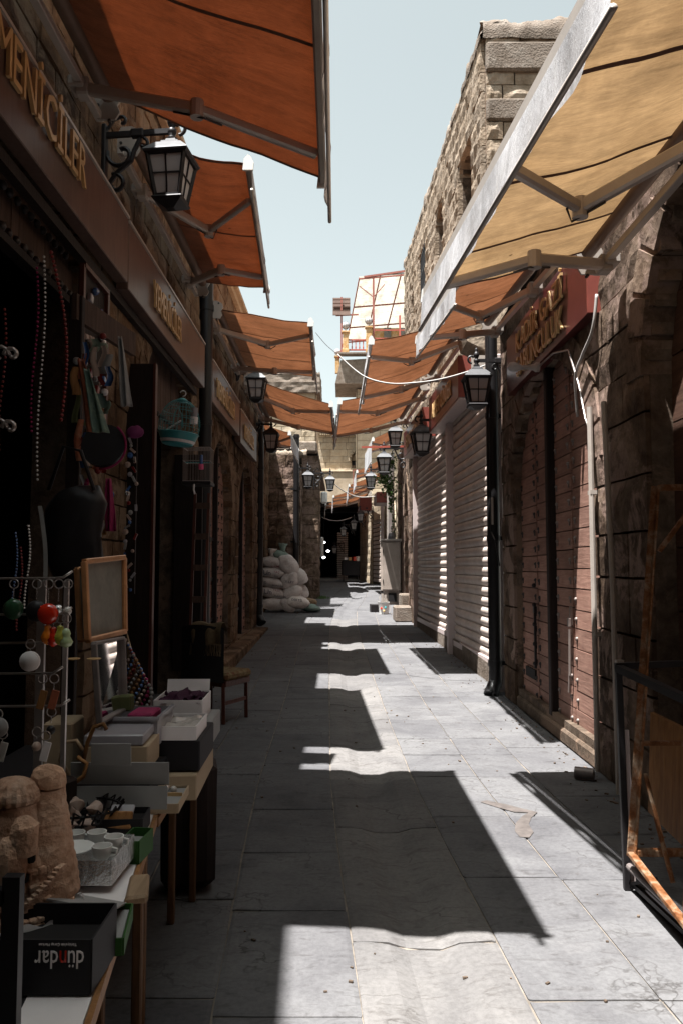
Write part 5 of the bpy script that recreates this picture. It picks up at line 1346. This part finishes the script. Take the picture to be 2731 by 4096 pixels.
# key ring rack
t = thing('keyring_rack', 'metal display rack with rows of pegs at the left edge', 'rack', (-.82, 2.12, .75))
obj('post', B().box((-.80, 2.14, 1.13), (.022, .012, .76)), WIRE, t); obj('post', B().box((-.755, 2.2, 1.13), (.012, .012, .76)), WIRE, t)
for k, z in enumerate((1.52, 1.425, 1.35, 1.27, 1.185)):
    ex = -.715 if k in (0, 1, 4) else -.735
    obj('peg', B().path([(-1.0, 2.12, z-.004), (-.76, 2.12, z-.002), (ex-.02, 2.11, z), (ex+.005, 2.11, z+.016)], .0035, 6), WIRE, t, True)
def pendant(label, x, z, y, kind, mat, L=.045):
    t = thing('keyring', label, 'keyring', (x, y, z), 'key rings and pendants on the rack')
    obj('ring', B().path([(x+.012*math.cos(a), y, z-.012+.012*math.sin(a)) for a in [2*PI*i/12 for i in range(13)]], .0016, 5, False), WIRE, t)
    b = B()
    n = int(L/.006)
    for i in range(n): b.box((x, y, z-.026-i*.006), (.003 if i % 2 else .0012, .0012 if i % 2 else .003, .005))
    obj('chain', b, WIRE, t)
    zc = z-.026-L
    if kind == 'drop': b = B().lathe((x, y, zc-.03), [(.001, -.004), (.013, .004), (.017, .016), (.011, .03), (.008, .036), (.009, .044), (.001, .05)], 12)
    elif kind == 'heart': b = B().ball((x, y, zc-.022), .028, 12, 8, (1, .6, 1))
    elif kind == 'gourd': b = B().lathe((x, y, zc-.04), [(.001, 0), (.014, .006), (.018, .016), (.012, .027), (.010, .031), (.012, .037), (.008, .048), (.001, .052)], 12)
    elif kind == 'disc': b = B().lathe((x, y, zc-.02), [(.001, -.006), (.026, -.005), (.026, .005), (.001, .006)], 16, rot=Matrix.Rotation(PI/2, 3, 'X'))
    elif kind == 'plate': b = B().box((x, y, zc-.02), (.02, .003, .05), Matrix.Rotation(.25, 3, 'Y'), .001)
    else: b = B().ball((x, y, zc-.012), .012, 8, 6)
    obj('charm', b, mat, t, True if kind not in ('plate',) else False)
DG = m_plain('dark_green_glass', (.03, .08, .04), .1)
pendant('dark green glass drop pendant at the far left of the top peg', -.86, 1.515, 2.1, 'heart', DG, .03)
pendant('dark pendant between the green and the big red ones', -.80, 1.515, 2.1, 'heart', MATS['black_cast_iron'], .035)
pendant('big red resin pendant on the top peg, largest and brightest', -.765, 1.515, 2.09, 'heart', RED, .042)
pendant('round clear and silver charm right of the big red pendant', -.742, 1.515, 2.1, 'ball', SILVER, .04)
pendant('small clear oval charm at the end of the top peg', -.718, 1.515, 2.1, 'ball', PEARL, .045)
pendant('glowing orange amber drop, left one on the second peg', -.765, 1.425, 2.09, 'drop', AMBER, .02)
pendant('dark orange amber drop, second on the second peg', -.75, 1.425, 2.09, 'drop', RED, .026)
pendant('yellow green glass drop, third on the second peg', -.732, 1.425, 2.09, 'drop', m_plain('olive_yellow_glass', (.4, .38, .06), .12), .022)
pendant('pale green gourd shaped charm at the end of the second peg', -.716, 1.425, 2.09, 'gourd', LIME, .022)
pendant('white dolphin shaped card charm on the middle peg', -.805, 1.36, 2.08, 'disc', WCARD, .01)
pendant('orange leather strip charm left on the fourth peg', -.775, 1.27, 2.09, 'plate', WOOD_O, .02)
pendant('orange leather tag charm right on the fourth peg', -.745, 1.27, 2.09, 'plate', SCARFR, .02)
pendant('round grey clock shaped charm at the left edge', -.875, 1.185, 2.06, 'disc', GCARD, .0)
pendant('small black charm hanging below the lowest peg', -.75, 1.185, 2.09, 'ball', MATS['black_cast_iron'], .02)
pendant('white guitar pick charm near the bottom of the rack', -.87, 1.13, 2.08, 'plate', WHITE, .01)
pendant('grey shell shaped charm at the bottom of the rack', -.775, 1.14, 2.06, 'ball', SHELLM, .01)
pendant('white and pink printed tag at the bottom right of the rack', -.752, 1.13, 2.06, 'plate', WCARD, .005)
for (x, z, lb_, mt) in ((-.90, 1.64, 'black bead string hanging at the far left edge above the rack', BLUE), (-.865, 1.66, 'silver bead string hanging above the key ring rack', PEARL), (-.885, 1.6, 'dark red bead string hanging above the key ring rack', MAROON)):
    b = B()
    for i in range(26): b.ball((x+.006*math.sin(i*.2), 2.2, z-i*.009), .0035, 5, 4)
    o = obj('bead_string', b, mt, None, True); tag(o, lb_, 'beads', 'bead strings of the stall')
o = obj('grey_strap', B().grid(lambda u, v: (-.86+.012*math.sin(u*4)+.012*v+.02*u, 2.25, 1.72-.36*u), 14, 1), GCARD, None, True); tag(o, 'grey ribbon strap hanging behind the bead strings', 'strap')

# things hanging in the first archway
for i, (x, y, z0_, z1_, mt, lb_) in enumerate(((-1.27, 3.4, 2.92, 2.14, MAROON, 'long dark red prayer bead string, rightmost of the hanging strings'), (-1.30, 3.4, 2.9, 1.9, PEARL, 'long pale bead string left of the dark red one'), (-1.33, 3.4, 2.85, 2.1, MAG, 'long thin magenta bead string in the dark archway'), (-1.38, 3.2, 2.6, 2.0, MAROON, 'short red bead string by the iron scrolls'))):
    b = B(); n = int((z0_-z1_)/.02)
    for k in range(n):
        f = k/n; dx = .045*math.sin(f*PI) if i == 0 else .01*math.sin(f*6)
        b.ball((x+dx+(.06*f if i == 0 else 0), y, z0_-k*.02), .0085 if i == 0 else .006, 6, 4)
    o = obj('bead_string', b, mt, None, True); tag(o, lb_, 'beads', 'bead strings of the stall')
def scarf(label, p0, p1, wd, mat, seed):
    p0, p1 = Vector(p0), Vector(p1)
    o = obj('scarf', B().grid(lambda u, v: tuple(lerp(p0, p1, u)+Vector(((v-.5)*wd*(.45+.55*u), .015*math.sin(v*9+u*3+seed), 0))), 16, 12), mat, None, True)
    sm = o.modifiers.new('s', 'SOLIDIFY'); sm.thickness = .004
    tag(o, label, 'scarf', 'scarves hanging by the archway')
scarf('rust red and grey silk scarf hanging left of the green one', (-1.20, 3.6, 2.50), (-1.12, 3.6, 2.16), .075, SCARFR, 1)
scarf('green and blue patterned silk scarf hanging beside the dark archway', (-1.155, 3.55, 2.44), (-1.08, 3.55, 2.15), .07, SCARF, 2)
scarf('thin bluish grey scarf behind the green one', (-1.13, 4.0, 2.72), (-1.09, 4.0, 2.36), .05, GCARD, 3)
scarf('magenta patterned cloth strip hanging low on the post', (-1.145, 3.9, 1.98), (-1.13, 3.9, 1.72), .05, MAG, 4)
t = thing('display_post', 'dark wooden post carrying the hanging scarves', 'post', (-1.45, 4.2, 0))
obj('post', B().box((-1.42, 4.2, 1.5), (.07, .05, 3.0), 0, .004), WOOD_B, t)
obj('cross_board', B().bar((-1.42, 4.15, 2.93), (-1.3, 4.9, 2.93), .03, .14), WOOD_V, t)
rr = random.Random(44); mm = [SCARF, SCARFR, MAROON, GCARD, SHELLM, MATS['olive'] if 'olive' in MATS else m_plain('olive', (.12, .13, .05), .8), WCARD, BLUE, WOOD_O, MAG]
for k in range(46):
    y = rr.uniform(4.12, 4.18); x = -1.40+rr.uniform(0, .2); z = rr.uniform(1.75, 2.85); L = rr.uniform(.06, .22); w_ = rr.uniform(.012, .04); ph = rr.uniform(0, 6)
    b = B().grid(lambda u, v: (x+w_*(v-.5)*(1+.4*u)+.01*math.sin(u*5+ph), y+.006*math.sin(v*6+ph), z-L*u), 6, 3) if k % 3 else B().ball((x, y, z), rr.uniform(.012, .025), 8, 6)
    obj('hanging_charm', b, mm[k % 10], t, True)
t = thing('jewellery_panel', 'tall dark framed panel pinned with brooches and trinkets on the stone pier', 'display', (-1.6, 5.2, 2.2))
obj('back_panel', B().box((-1.66, 5.2, 2.85), (.02, .50, 1.2)), WOOD_B, t)
for (a, e) in (((-1.64, 4.94, 2.2), (-1.64, 4.94, 3.46)), ((-1.64, 5.46, 2.2), (-1.64, 5.46, 3.46)), ((-1.64, 4.94, 3.46), (-1.64, 5.46, 3.46))): obj('frame_bar', B().bar(a, e, .04, .03), WOOD_M, t)
rr = random.Random(21); ms = [SHELLM, BLUE, GCARD, MAROON, SILVER, SHELLM, CLEARP]
for k in range(60):
    y = rr.uniform(5.0, 5.42); z = rr.uniform(2.22, 3.38); mt = ms[k % 7]
    b = B().box((-1.635, y, z), (.03, rr.uniform(.02, .06), rr.uniform(.03, .09)), Matrix.Rotation(rr.uniform(-1, 1), 3, 'X'), .006) if k % 2 else B().ball((-1.63, y, z), rr.uniform(.012, .028), 7, 5)
    obj('brooch', b, mt, t)
t = thing('jewellery_panel', 'lower strip of hanging trinkets beside the magenta cloth', 'display', (-1.15, 4.3, 1.6))
obj('backing_strip', B().box((-1.14, 4.32, 1.85), (.05, .02, .9)), WOOD_B, t)
for k in range(34):
    b = B().ball((-1.135+rr.uniform(-.03, .03), 4.29, 2.28-.026*k), rr.uniform(.008, .018), 6, 5) if k % 2 else B().box((-1.135+rr.uniform(-.03, .03), 4.29, 2.28-.026*k), (.012, .01, .035), Matrix.Rotation(rr.uniform(-1, 1), 3, 'Y'))
    obj('trinket', b, ms[(k*3) % 7], t)
t = thing('tambourine', 'dark round drum with a crimson rim hanging by the post', 'drum', (-1.17, 3.9, 2.05))
obj('drum_skin', B().lathe((-1.17, 3.9, 2.14), [(.001, -.01), (.11, -.01), (.11, .02), (.001, .02)], 20, rot=Matrix.Rotation(PI/2-.25, 3, 'X') @ Matrix.Identity(3)), IRON, t, 'auto')
obj('rim', B().path([(-1.17+.115*math.cos(a), 3.87, 2.14+.115*math.sin(a)) for a in [-1.7+2.6*i/14 for i in range(15)]], .006, 6), MAG, t, True)
o = obj('purple_pouch', rough(B().ball((-1.03, 3.95, 2.22), .045, 10, 8, (1, .5, .8)), .01, 30), m_plain('spotted_purple_cloth', (.2, .03, .12), .8), None, True); tag(o, 'small spotted purple pouch at the right of the drum', 'pouch')
t = thing('shoulder_bag', 'large black leather bag bulging in front of the dark doorway', 'bag', (-1.2, 3.7, 1.5))
obj('bag_body', rough(B().lathe((-1.24, 3.7, 1.72), [(.001, -.25), (.08, -.24), (.13, -.15), (.15, -.02), (.13, .1), (.09, .18), (.05, .2), (.001, .2)], 20, 1, .5), .05, 7), IRON, t, True)
obj('strap', B().path([(-1.35, 3.66, 1.9), (-1.28, 3.64, 2.1), (-1.2, 3.64, 2.08), (-1.14, 3.66, 1.9)], .009, 6), IRON, t, True)
for i, (z, lb_) in enumerate(((2.41, 'upper cream iron scroll ornament at the left edge'), (2.11, 'lower cream iron scroll ornament at the left edge'))):
    b = B()
    for (cx_, cz, r0, s) in ((-1.40, z, .045, 1), (-1.345, z-.0, .035, -1)):
        b.path([(cx_+s*r0*(1-.09*k)*math.cos(k*.6), 3.2, cz+r0*(1-.09*k)*math.sin(k*.6)) for k in range(10)], .009, 6)
    o = obj('iron_scroll', b, WIRE, None, True); tag(o, lb_, 'ornament', 'iron scroll ornaments')
o = obj('black_post', B().box((-.52, 1.3, .53), (.028, .02, 1.06)).box((-.56, 1.3, 1.03), (.06, .02, .02)), IRON); tag(o, 'black upright frame post in the lower left corner in front of the castle', 'post')
o = obj('white_board', B().box((-.535, 1.42, .665), (.21, .012, .05), .02, .003), WCARD)
tag(o, 'white board with two dark holes under the front carton', 'board')

# bird cages
t = thing('birdcage', 'round teal domed wire birdcage with water bottle hanging on the left', 'birdcage', (-1.243, 6, 2.5), 'hanging birdcages')
c = Vector((-1.243, 6, 2.50))
M = Matrix.Rotation(.10, 3, 'Y')
obj('tray', B().lathe(c, [(.10, -.035), (.115, -.03), (.13, .0), (.15, .05), (.158, .055), (.15, .06), (.13, .03), (.10, .0)], 28, rot=M), TEAL, t, 'auto')
obj('tray_band', B().lathe(c+Vector((0, 0, .0)), [(.122, -.02), (.134, -.0)], 28, rot=M), WCARD, t)
def rad(z): return .155*math.sqrt(max(0, 1-((z-.12)/.20)**2)) if z > .12 else .155-(.12-z)*.1
b = B()
for k in range(30):
    a = 2*PI*k/30; b.path([c+M @ Vector((rad(z)*math.cos(a), rad(z)*math.sin(a), z)) for z in (.05, .09, .13, .18, .23, .27, .30, .315)], .0014, 4, False)
for z in (.1, .16, .22, .28): b.path([c+M @ Vector((rad(z)*math.cos(a), rad(z)*math.sin(a), z)) for a in [2*PI*i/24 for i in range(25)]], .002, 4, False)
obj('wires', b, TEAL, t, True)
obj('top_cap', B().lathe(c, [(.045, .30), (.04, .318), (.015, .33), (.001, .332)], 14, rot=M), TEAL, t, True)
obj('hook', B().path([c+M @ Vector((.022*math.cos(a), 0, .365+.022*math.sin(a))) for a in [-1.57+4.6*i/10 for i in range(11)]], .004, 6), WCARD, t, True)
obj('water_bottle', B().tube(c+Vector((.135, -.06, .17)), c+Vector((.14, -.06, .24)), .024, n=12), CLEARP, t, 'auto')
obj('bottle_cup', B().tube(c+Vector((.13, -.06, .12)), c+Vector((.135, -.06, .17)), .03, n=12), WCARD, t, 'auto')
obj('perch', B().tube(c+Vector((-.07, -.05, .08)), c+Vector((.04, -.08, .14)), .006, n=6), WCARD, t)
obj('swing', B().path([c+Vector((-.04, 0, .10)), c+Vector((-.03, 0, .2)), c+Vector((0, 0, .26)), c+Vector((.03, 0, .2)), c+Vector((.04, 0, .10))], .004, 5), TEAL, t)
t = thing('birdcage', 'square wire birdcage with pink feeder cup, below and behind the round teal cage', 'birdcage', (-1.245, 6.9, 2.26), 'hanging birdcages')
b = B(); x0, x1, y0, y1, z0, z1 = -1.36, -1.13, 6.8, 7.0, 2.28, 2.57
for k in range(11):
    x = x0+(x1-x0)*k/10
    b.tube((x, y0, z0), (x, y0, z1), .0016, n=4); b.tube((x, y1, z0), (x, y1, z1), .0016, n=4)
for k in range(8):
    y = y0+(y1-y0)*k/7
    b.tube((x0, y, z0), (x0, y, z1), .0016, n=4); b.tube((x1, y, z0), (x1, y, z1), .0016, n=4); b.tube((x0, y, z1), (x1, y, z1), .0016, n=4)
for z in (z0, (z0+z1)/2+.03, z1): b.path([(x0, y0, z), (x1, y0, z), (x1, y1, z), (x0, y1, z), (x0, y0, z)], .003, 4, False)
obj('wires', b, WIRE, t)
obj('tray', B().box((-1.245, 6.9, 2.262), (.25, .22, .03), 0, .005), IRON, t)
obj('feeder', B().tube((-1.2, 6.78, 2.42), (-1.2, 6.78, 2.50), .014, n=10), BLUE, t); obj('feeder_cup', B().tube((-1.2, 6.78, 2.375), (-1.2, 6.78, 2.42), .022, n=10), PINK, t)
obj('perch', B().tube((x0, 6.9, 2.45), (x1, 6.9, 2.45), .005, n=6), TEAL, t)
obj('clip', B().path([(-1.26, 6.79, 2.25), (-1.262, 6.79, 2.2), (-1.25, 6.78, 2.165)], .008, 5), WCARD, t)
# ladder-like rack against the pipe
t = thing('wooden_ladder', 'narrow wooden ladder rack leaning by the thick black pipe', 'ladder', (-1.6, 8.9, 0))
for dx in (-.07, .09): obj('rail', B().bar((-1.62+dx, 8.9, .1), (-1.64+dx, 9.3, 2.4), .03, .03), WOOD_M, t)
for k in range(6): obj('rung', B().bar((-1.69, 8.95+.06*k, .45+.36*k), (-1.53, 8.95+.06*k, .45+.36*k), .03, .07), WOOD_V, t)

# chair with shawl
t = thing('chair', 'dark wooden chair seen from behind, facing the lane', 'chair', (-1.3, 8.1, 0))
M = Matrix.Rotation(-.45, 3, 'Z'); cc = Vector((-1.30, 8.15, 0))
def L_(x, y, z): return cc+M @ Vector((x, y, z))
obj('back_rest', B().grid(lambda u, v: L_(-.24+.48*u, -.2+.05*(1-(2*u-1)**2)*-1, .40+.54*v+(.03*(1-(2*u-1)**2))), 8, 6).grid(lambda u, v: L_(-.24+.48*u, -.16-.05*(1-(2*u-1)**2), .40+.54*v+(.03*(1-(2*u-1)**2))), 8, 6), KCARD, t, True)
obj('seat_cushion', B().box(L_(.03, .07, .46), (.5, .46, .08), M, .025), FLORAL, t)
obj('seat_frame', B().box(L_(.02, .07, .39), (.48, .44, .06), M, .006), WOOD_M, t)
for (x, y) in ((-.21, -.14), (.23, -.14), (.23, .27), (-.21, .27)): obj('leg', B().bar(L_(x, y, 0), L_(x*.97, y, .4), .035, .035, .005), WOOD_M, t)
obj('stretcher', B().bar(L_(.23, -.14, .2), L_(.23, .27, .2), .02, .035), WOOD_M, t)
sh_ = thing('shawl', 'brown fringed shawl draped over the chair back', 'shawl', L_(0, -.2, .9))
obj('drape', B().grid(lambda u, v: tuple(L_(-.1+.36*u, [-.235, -.24, -.22, -.17, -.12][min(4, int(v*4))]-.012*math.sin(u*14), [.78, .9, .985, .99, .9][min(4, int(v*4))]+.01*math.sin(u*9))), 20, 4), SHAWL, sh_, True)
b = B(); rr = random.Random(4)
for k in range(46):
    u = k/45; p = L_(-.1+.36*u, -.24, .79); b.path([p, p+Vector((rr.uniform(-.01, .01), 0, -.07)), p+Vector((rr.uniform(-.015, .015), 0, -.12))], .003, 3, False)
obj('fringe', b, SHAWL, sh_, kind='stuff')
o = obj('paper_bag', rough(B().box((-.74, 3.95, .32), (.26, .22, .6), .2, .04), .02, 9), WOOD_B); tag(o, 'dark crumpled bag on the ground at the end of the second table', 'bag')

# ------------------------------------------------------------------ sacks
def sack(label, c, d, rot, mat, seed, txt=None, neck=False):
    """stuffed sack: pillow shape with creases"""
    c = Vector(c); M = Matrix.Rotation(rot[0], 3, 'Z') @ Matrix.Rotation(rot[1], 3, 'Y') @ Matrix.Rotation(rot[2], 3, 'X')
    b = B(); n, m_ = 26, 18
    def se(w_, e): return math.copysign(abs(w_)**e, w_)
    for i in range(m_+1):
        ph = -PI/2+PI*i/m_
        for j in range(n):
            th = 2*PI*j/n
            x = se(math.cos(ph), .75)*se(math.cos(th), .6); y = se(math.cos(ph), .75)*se(math.sin(th), .6); z = se(math.sin(ph), .95)
            pin = 1+.12*abs(x)**3
            p = Vector((x*d[0]/2*pin, y*d[1]/2, z*d[2]/2*(1-.25*abs(x)**3)))
            q = p*7+Vector((seed*3.1, 0, 0)); cr = noise.noise(q)*.035+abs(noise.noise(q*2.7))*.02
            b.v.append(tuple(c+M @ (p*(1+cr/max(.1, p.length)))))
    b.f = [(i*n+j, i*n+(j+1) % n, (i+1)*n+(j+1) % n, (i+1)*n+j) for i in range(m_) for j in range(n)]
    t = thing('sack', label, 'sack', (c[0], c[1], c[2]-d[2]/2), 'heap of filled sacks')
    obj('sack_body', b, mat, t, True)
    if neck: obj('gathered_neck', rough(B().lathe(c+M @ Vector((0, 0, d[2]*.4)), [(d[0]*.22, 0), (d[0]*.12, .06), (d[0]*.2, .16), (d[0]*.26, .24)], 18), .03, 9, seed), mat, t, True)
    if txt: 
        for (s_, ox, oz, h, mt) in txt: text_letters(s_, t, (c[0]+ox, c[1]-d[1]/2-.035, c[2]+oz), (1, 0, -.12), (.12, 0, 1), h, mt, .004, name='print', whole=True)
Y0 = 21.5
un = lambda : [('Un', -.18, -.03, .12, INK), ('MARDİN', .04, -.12, .05, INKR)]
sack('lowest left sack of the heap, bulging grey on the ground', (-1.75, Y0, .53), (.85, .6, .36), (.1, .08, 0), SACK, 1)
sack('left column sack just above the bottom one, printed with a blue mark', (-1.83, Y0, .83), (.72, .5, .30), (.05, .22, 0), SACK, 2, [('Un', -.22, -.02, .13, INK), ('MARDİN', .05, -.1, .055, INK), ('TAZE', .02, .06, .05, INKR)])
sack('left column sack, third from the ground with a blue mark', (-1.87, Y0, 1.11), (.66, .5, .27), (0, .2, 0), SACK, 3, [('n', -.18, -.03, .1, INK), ('MARDİN', .04, -.1, .05, INK)])
sack('left column sack, fourth from the ground with red and blue print', (-1.88, Y0, 1.37), (.66, .5, .28), (0, .12, 0), SACK, 4, [('Un', -.2, -.05, .13, INK), ('TAŞ', .08, .0, .055, INKR), ('MA', .1, -.12, .05, INK)])
sack('top left sack with crumpled open neck', (-1.88, Y0, 1.66), (.55, .45, .28), (.2, .1, 0), SACK, 5, None, True)
sack('purple printed sack peeking out between the top left sacks', (-1.72, Y0+.1, 1.52), (.6, .4, .26), (0, .4, 0), SACK, 6, [('DÖRTEL', -.15, .0, .07, INKR)])
sack('highest sack of the heap with a folded green grey neck', (-1.62, Y0+.1, 1.80), (.5, .4, .3), (.4, .3, 0), SACKG, 7, None, True)
sack('white sack hanging down in a point in the middle of the heap', (-1.42, Y0, 1.55), (.62, .4, .5), (0, .9, 0), SACK, 8)
sack('middle sack with dark side lettering', (-1.4, Y0-.02, 1.17), (.5, .45, .42), (0, -.6, 0), SACK, 9, [('SÜLEY', -.1, -.06, .06, INK)])
sack('large plain sack on the right at mid height', (-1.2, Y0+.1, 1.27), (.55, .45, .44), (0, .3, 0), SACK, 10)
sack('round plain sack low in the middle of the heap', (-1.33, Y0, .83), (.58, .5, .42), (0, -.5, 0), SACK, 11)
sack('brownish sack behind on the right, low', (-1.1, Y0+.2, .86), (.42, .4, .36), (0, .4, 0), SACK, 12)
sack('front right sack on the ground with faint lettering', (-1.17, Y0-.1, .58), (.58, .5, .36), (0, .1, 0), SACK, 13, [('DERTİL', -.14, .06, .06, INK)])
sack('slumped sack on the ground between left column and front right sack', (-1.45, Y0-.1, .5), (.45, .45, .3), (0, .7, 0), SACK, 14)
sack('small dark green sack lying flat at the right end of the heap', (-.83, Y0, .43), (.5, .4, .2), (0, .15, 0), SACKG, 15)
sack('brown crumpled paper bundle behind the small green sack', (-.9, Y0+.6, .55), (.42, .3, .22), (0, 0, 0), WOOD_T, 16)

# ------------------------------------------------------------------ rusty stand on the right
t = thing('metal_stand', 'black and grey tubular stand on the right foreground, foot at the sunlit paving', 'stand', (1.45, 3.5, 0))
obj('post', B().bar((1.368, 3.93, .0), (1.35, 3.93, 1.06), .03, .03, .003), IRON, t)
obj('inner_post', B().bar((1.40, 3.95, .02), (1.385, 3.95, .75), .012, .03), JAMB, t)
obj('top_rail', B().bar((1.335, 3.93, 1.062), (1.95, 3.93, 1.085), .03, .03), IRON, t)
obj('top_rail', B().bar((1.35, 3.93, 1.052), (1.47, 2.75, .96), .035, .035), IRON, t)
obj('bottom_tube', B().tube((1.37, 3.9, .12), (1.47, 2.5, .07), .017, n=10), GREYPIPE, t)
obj('bottom_bar', B().bar((1.40, 3.92, .03), (1.5, 2.5, .02), .03, .02), IRON, t)
obj('brace', B().bar((1.38, 3.92, .03), (1.44, 3.75, .12), .015, .015), IRON, t)
t = thing('rusty_frame', 'rust streaked angle iron frame leaning in the right foreground', 'frame', (1.45, 3.4, .1))
def rb_(a, e, w_=.03, h_=.03, nm='frame_bar'): obj(nm, B().bar(a, e, w_, h_, .003), RUST, t)
rb_((1.372, 3.83, .19), (1.505, 3.77, 1.93), .032, .01); rb_((1.355, 3.84, .19), (1.492, 3.78, 1.93), .007, .035)
rb_((1.36, 3.84, .2), (1.385, 2.9, .06), .034, .022)
rb_((1.385, 3.3, .12), (1.42, 3.25, .95), .045, .02); rb_((1.505, 3.77, 1.92), (2.0, 3.77, 1.93), .04, .03)
rb_((1.38, 3.83, .21), (1.86, 3.83, .21), .04, .03); rb_((1.78, 3.8, .2), (1.8, 3.8, 1.3), .03, .03)
obj('diagonal_brace', B().bar((1.7, 3.77, 1.88), (1.5, 3.77, 1.62), .02, .02), RUST, t)
obj('twisted_rod', B().path([(1.42, 3.8, .58), (1.44, 3.7, .35), (1.455, 3.6, .16)], .011, 6), RUST, t)
obj('cross_bar', B().bar((1.4, 3.8, .72), (1.9, 3.8, .72), .02, .02), RUST, t)
o = obj('leaning_board', B().prism([(1.56, 4.15, .30), (1.70, 3.6, .12), (1.74, 3.6, .72), (1.585, 4.15, .80)], (.02, .01, 0)), WOOD_O); tag(o, 'dusty brown wooden panel leaning inside the rusty frame', 'board')
o = obj('tin_can', B().tube((1.70, 5.92, .05), (1.82, 5.86, .05), .042, n=12), GREYPIPE, None, 'auto'); tag(o, 'dull grey tin lying at the foot of the plank door', 'can')
b = B(); rr = random.Random(55)
for i in range(420):
    side = rr.random() < .7
    y = rr.uniform(2.5, 16); x = (rwall(y)-.06-abs(rr.gauss(0, .13))) if side else rr.uniform(-1.6, 1.7); s_ = rr.uniform(.004, .014)
    b.box((x, y, G(x, y)+s_*.3), (s_*rr.uniform(.8, 2.2), s_, s_*.7), rr.uniform(0, 3))
o = obj('grit', b, MORT, ground, kind='stuff')

# dried spill on the paving
rr = random.Random(61); b = B()
path = [(.93, 5.36, .03), (1.02, 5.26, .05), (1.12, 5.17, .055), (1.2, 5.12, .035), (1.14, 5.03, .035), (1.09, 4.9, .045), (1.06, 4.76, .05), (1.04, 4.66, .03)]
L0 = []; R0 = []
for i, (x, y, w_) in enumerate(path):
    a = path[max(0, i-1)]; e = path[min(len(path)-1, i+1)]; d = Vector((e[0]-a[0], e[1]-a[1], 0)).normalized(); n_ = Vector((-d.y, d.x, 0))
    L0.append(Vector((x, y, G(x, y)+.0045))+n_*w_*rr.uniform(.6, 1.2)); R0.append(Vector((x, y, G(x, y)+.0045))-n_*w_*rr.uniform(.6, 1.2))
b.add(L0+R0, [(i, i+1, len(L0)+i+1, len(L0)+i) for i in range(len(L0)-1)])
obj('dried_spill', b, m_plain('dried_brown_spill', (.115, .098, .09), .9, 0, .5, 14), ground)

# more small wares crowding the stall
rr = random.Random(90)
extra = [('flat brown cardboard tray lying behind the domed castle', (-.86, 2.2, .77), (.16, .2, .04), TANCARD),
 ('dark red velvet ring box beside the tan tray', (-.98, 2.32, .79), (.09, .09, .06), MAROON),
 ('long grey tin behind the ring box', (-1.0, 2.5, .78), (.2, .1, .05), GREYPIPE),
 ('stack of thin magazines at the inner edge of the second table', (-1.0, 3.1, .75), (.2, .28, .09), GCARD),
 ('tall brown parcel under the curled hoses', (-.98, 2.86, .86), (.1, .16, .3), TANCARD),
 ('small olive tin standing on the frosted bin', (-.82, 3.08, 1.03), (.05, .05, .06), MATS['olive']),
 ('purple striped packet lying in the frosted bin', (-.73, 3.0, 1.0), (.09, .14, .03), MAG),
 ('flattened carton leaning under the first table', (-.66, 1.75, .3), (.03, .5, .45), TANCARD)]
for lab, c, d, mt in extra:
    bb = B().box(c, d, rr.uniform(-.25, .25), .006)
    if 'cloth' in lab: bb = rough(B().ball(c, .2, 16, 10, (.8, 1.3, .8)), .05, 7)
    o = obj('stall_ware', bb, mt); tag(o, lab, 'box' if 'cloth' not in lab else 'cloth', 'wares crowding the stall')
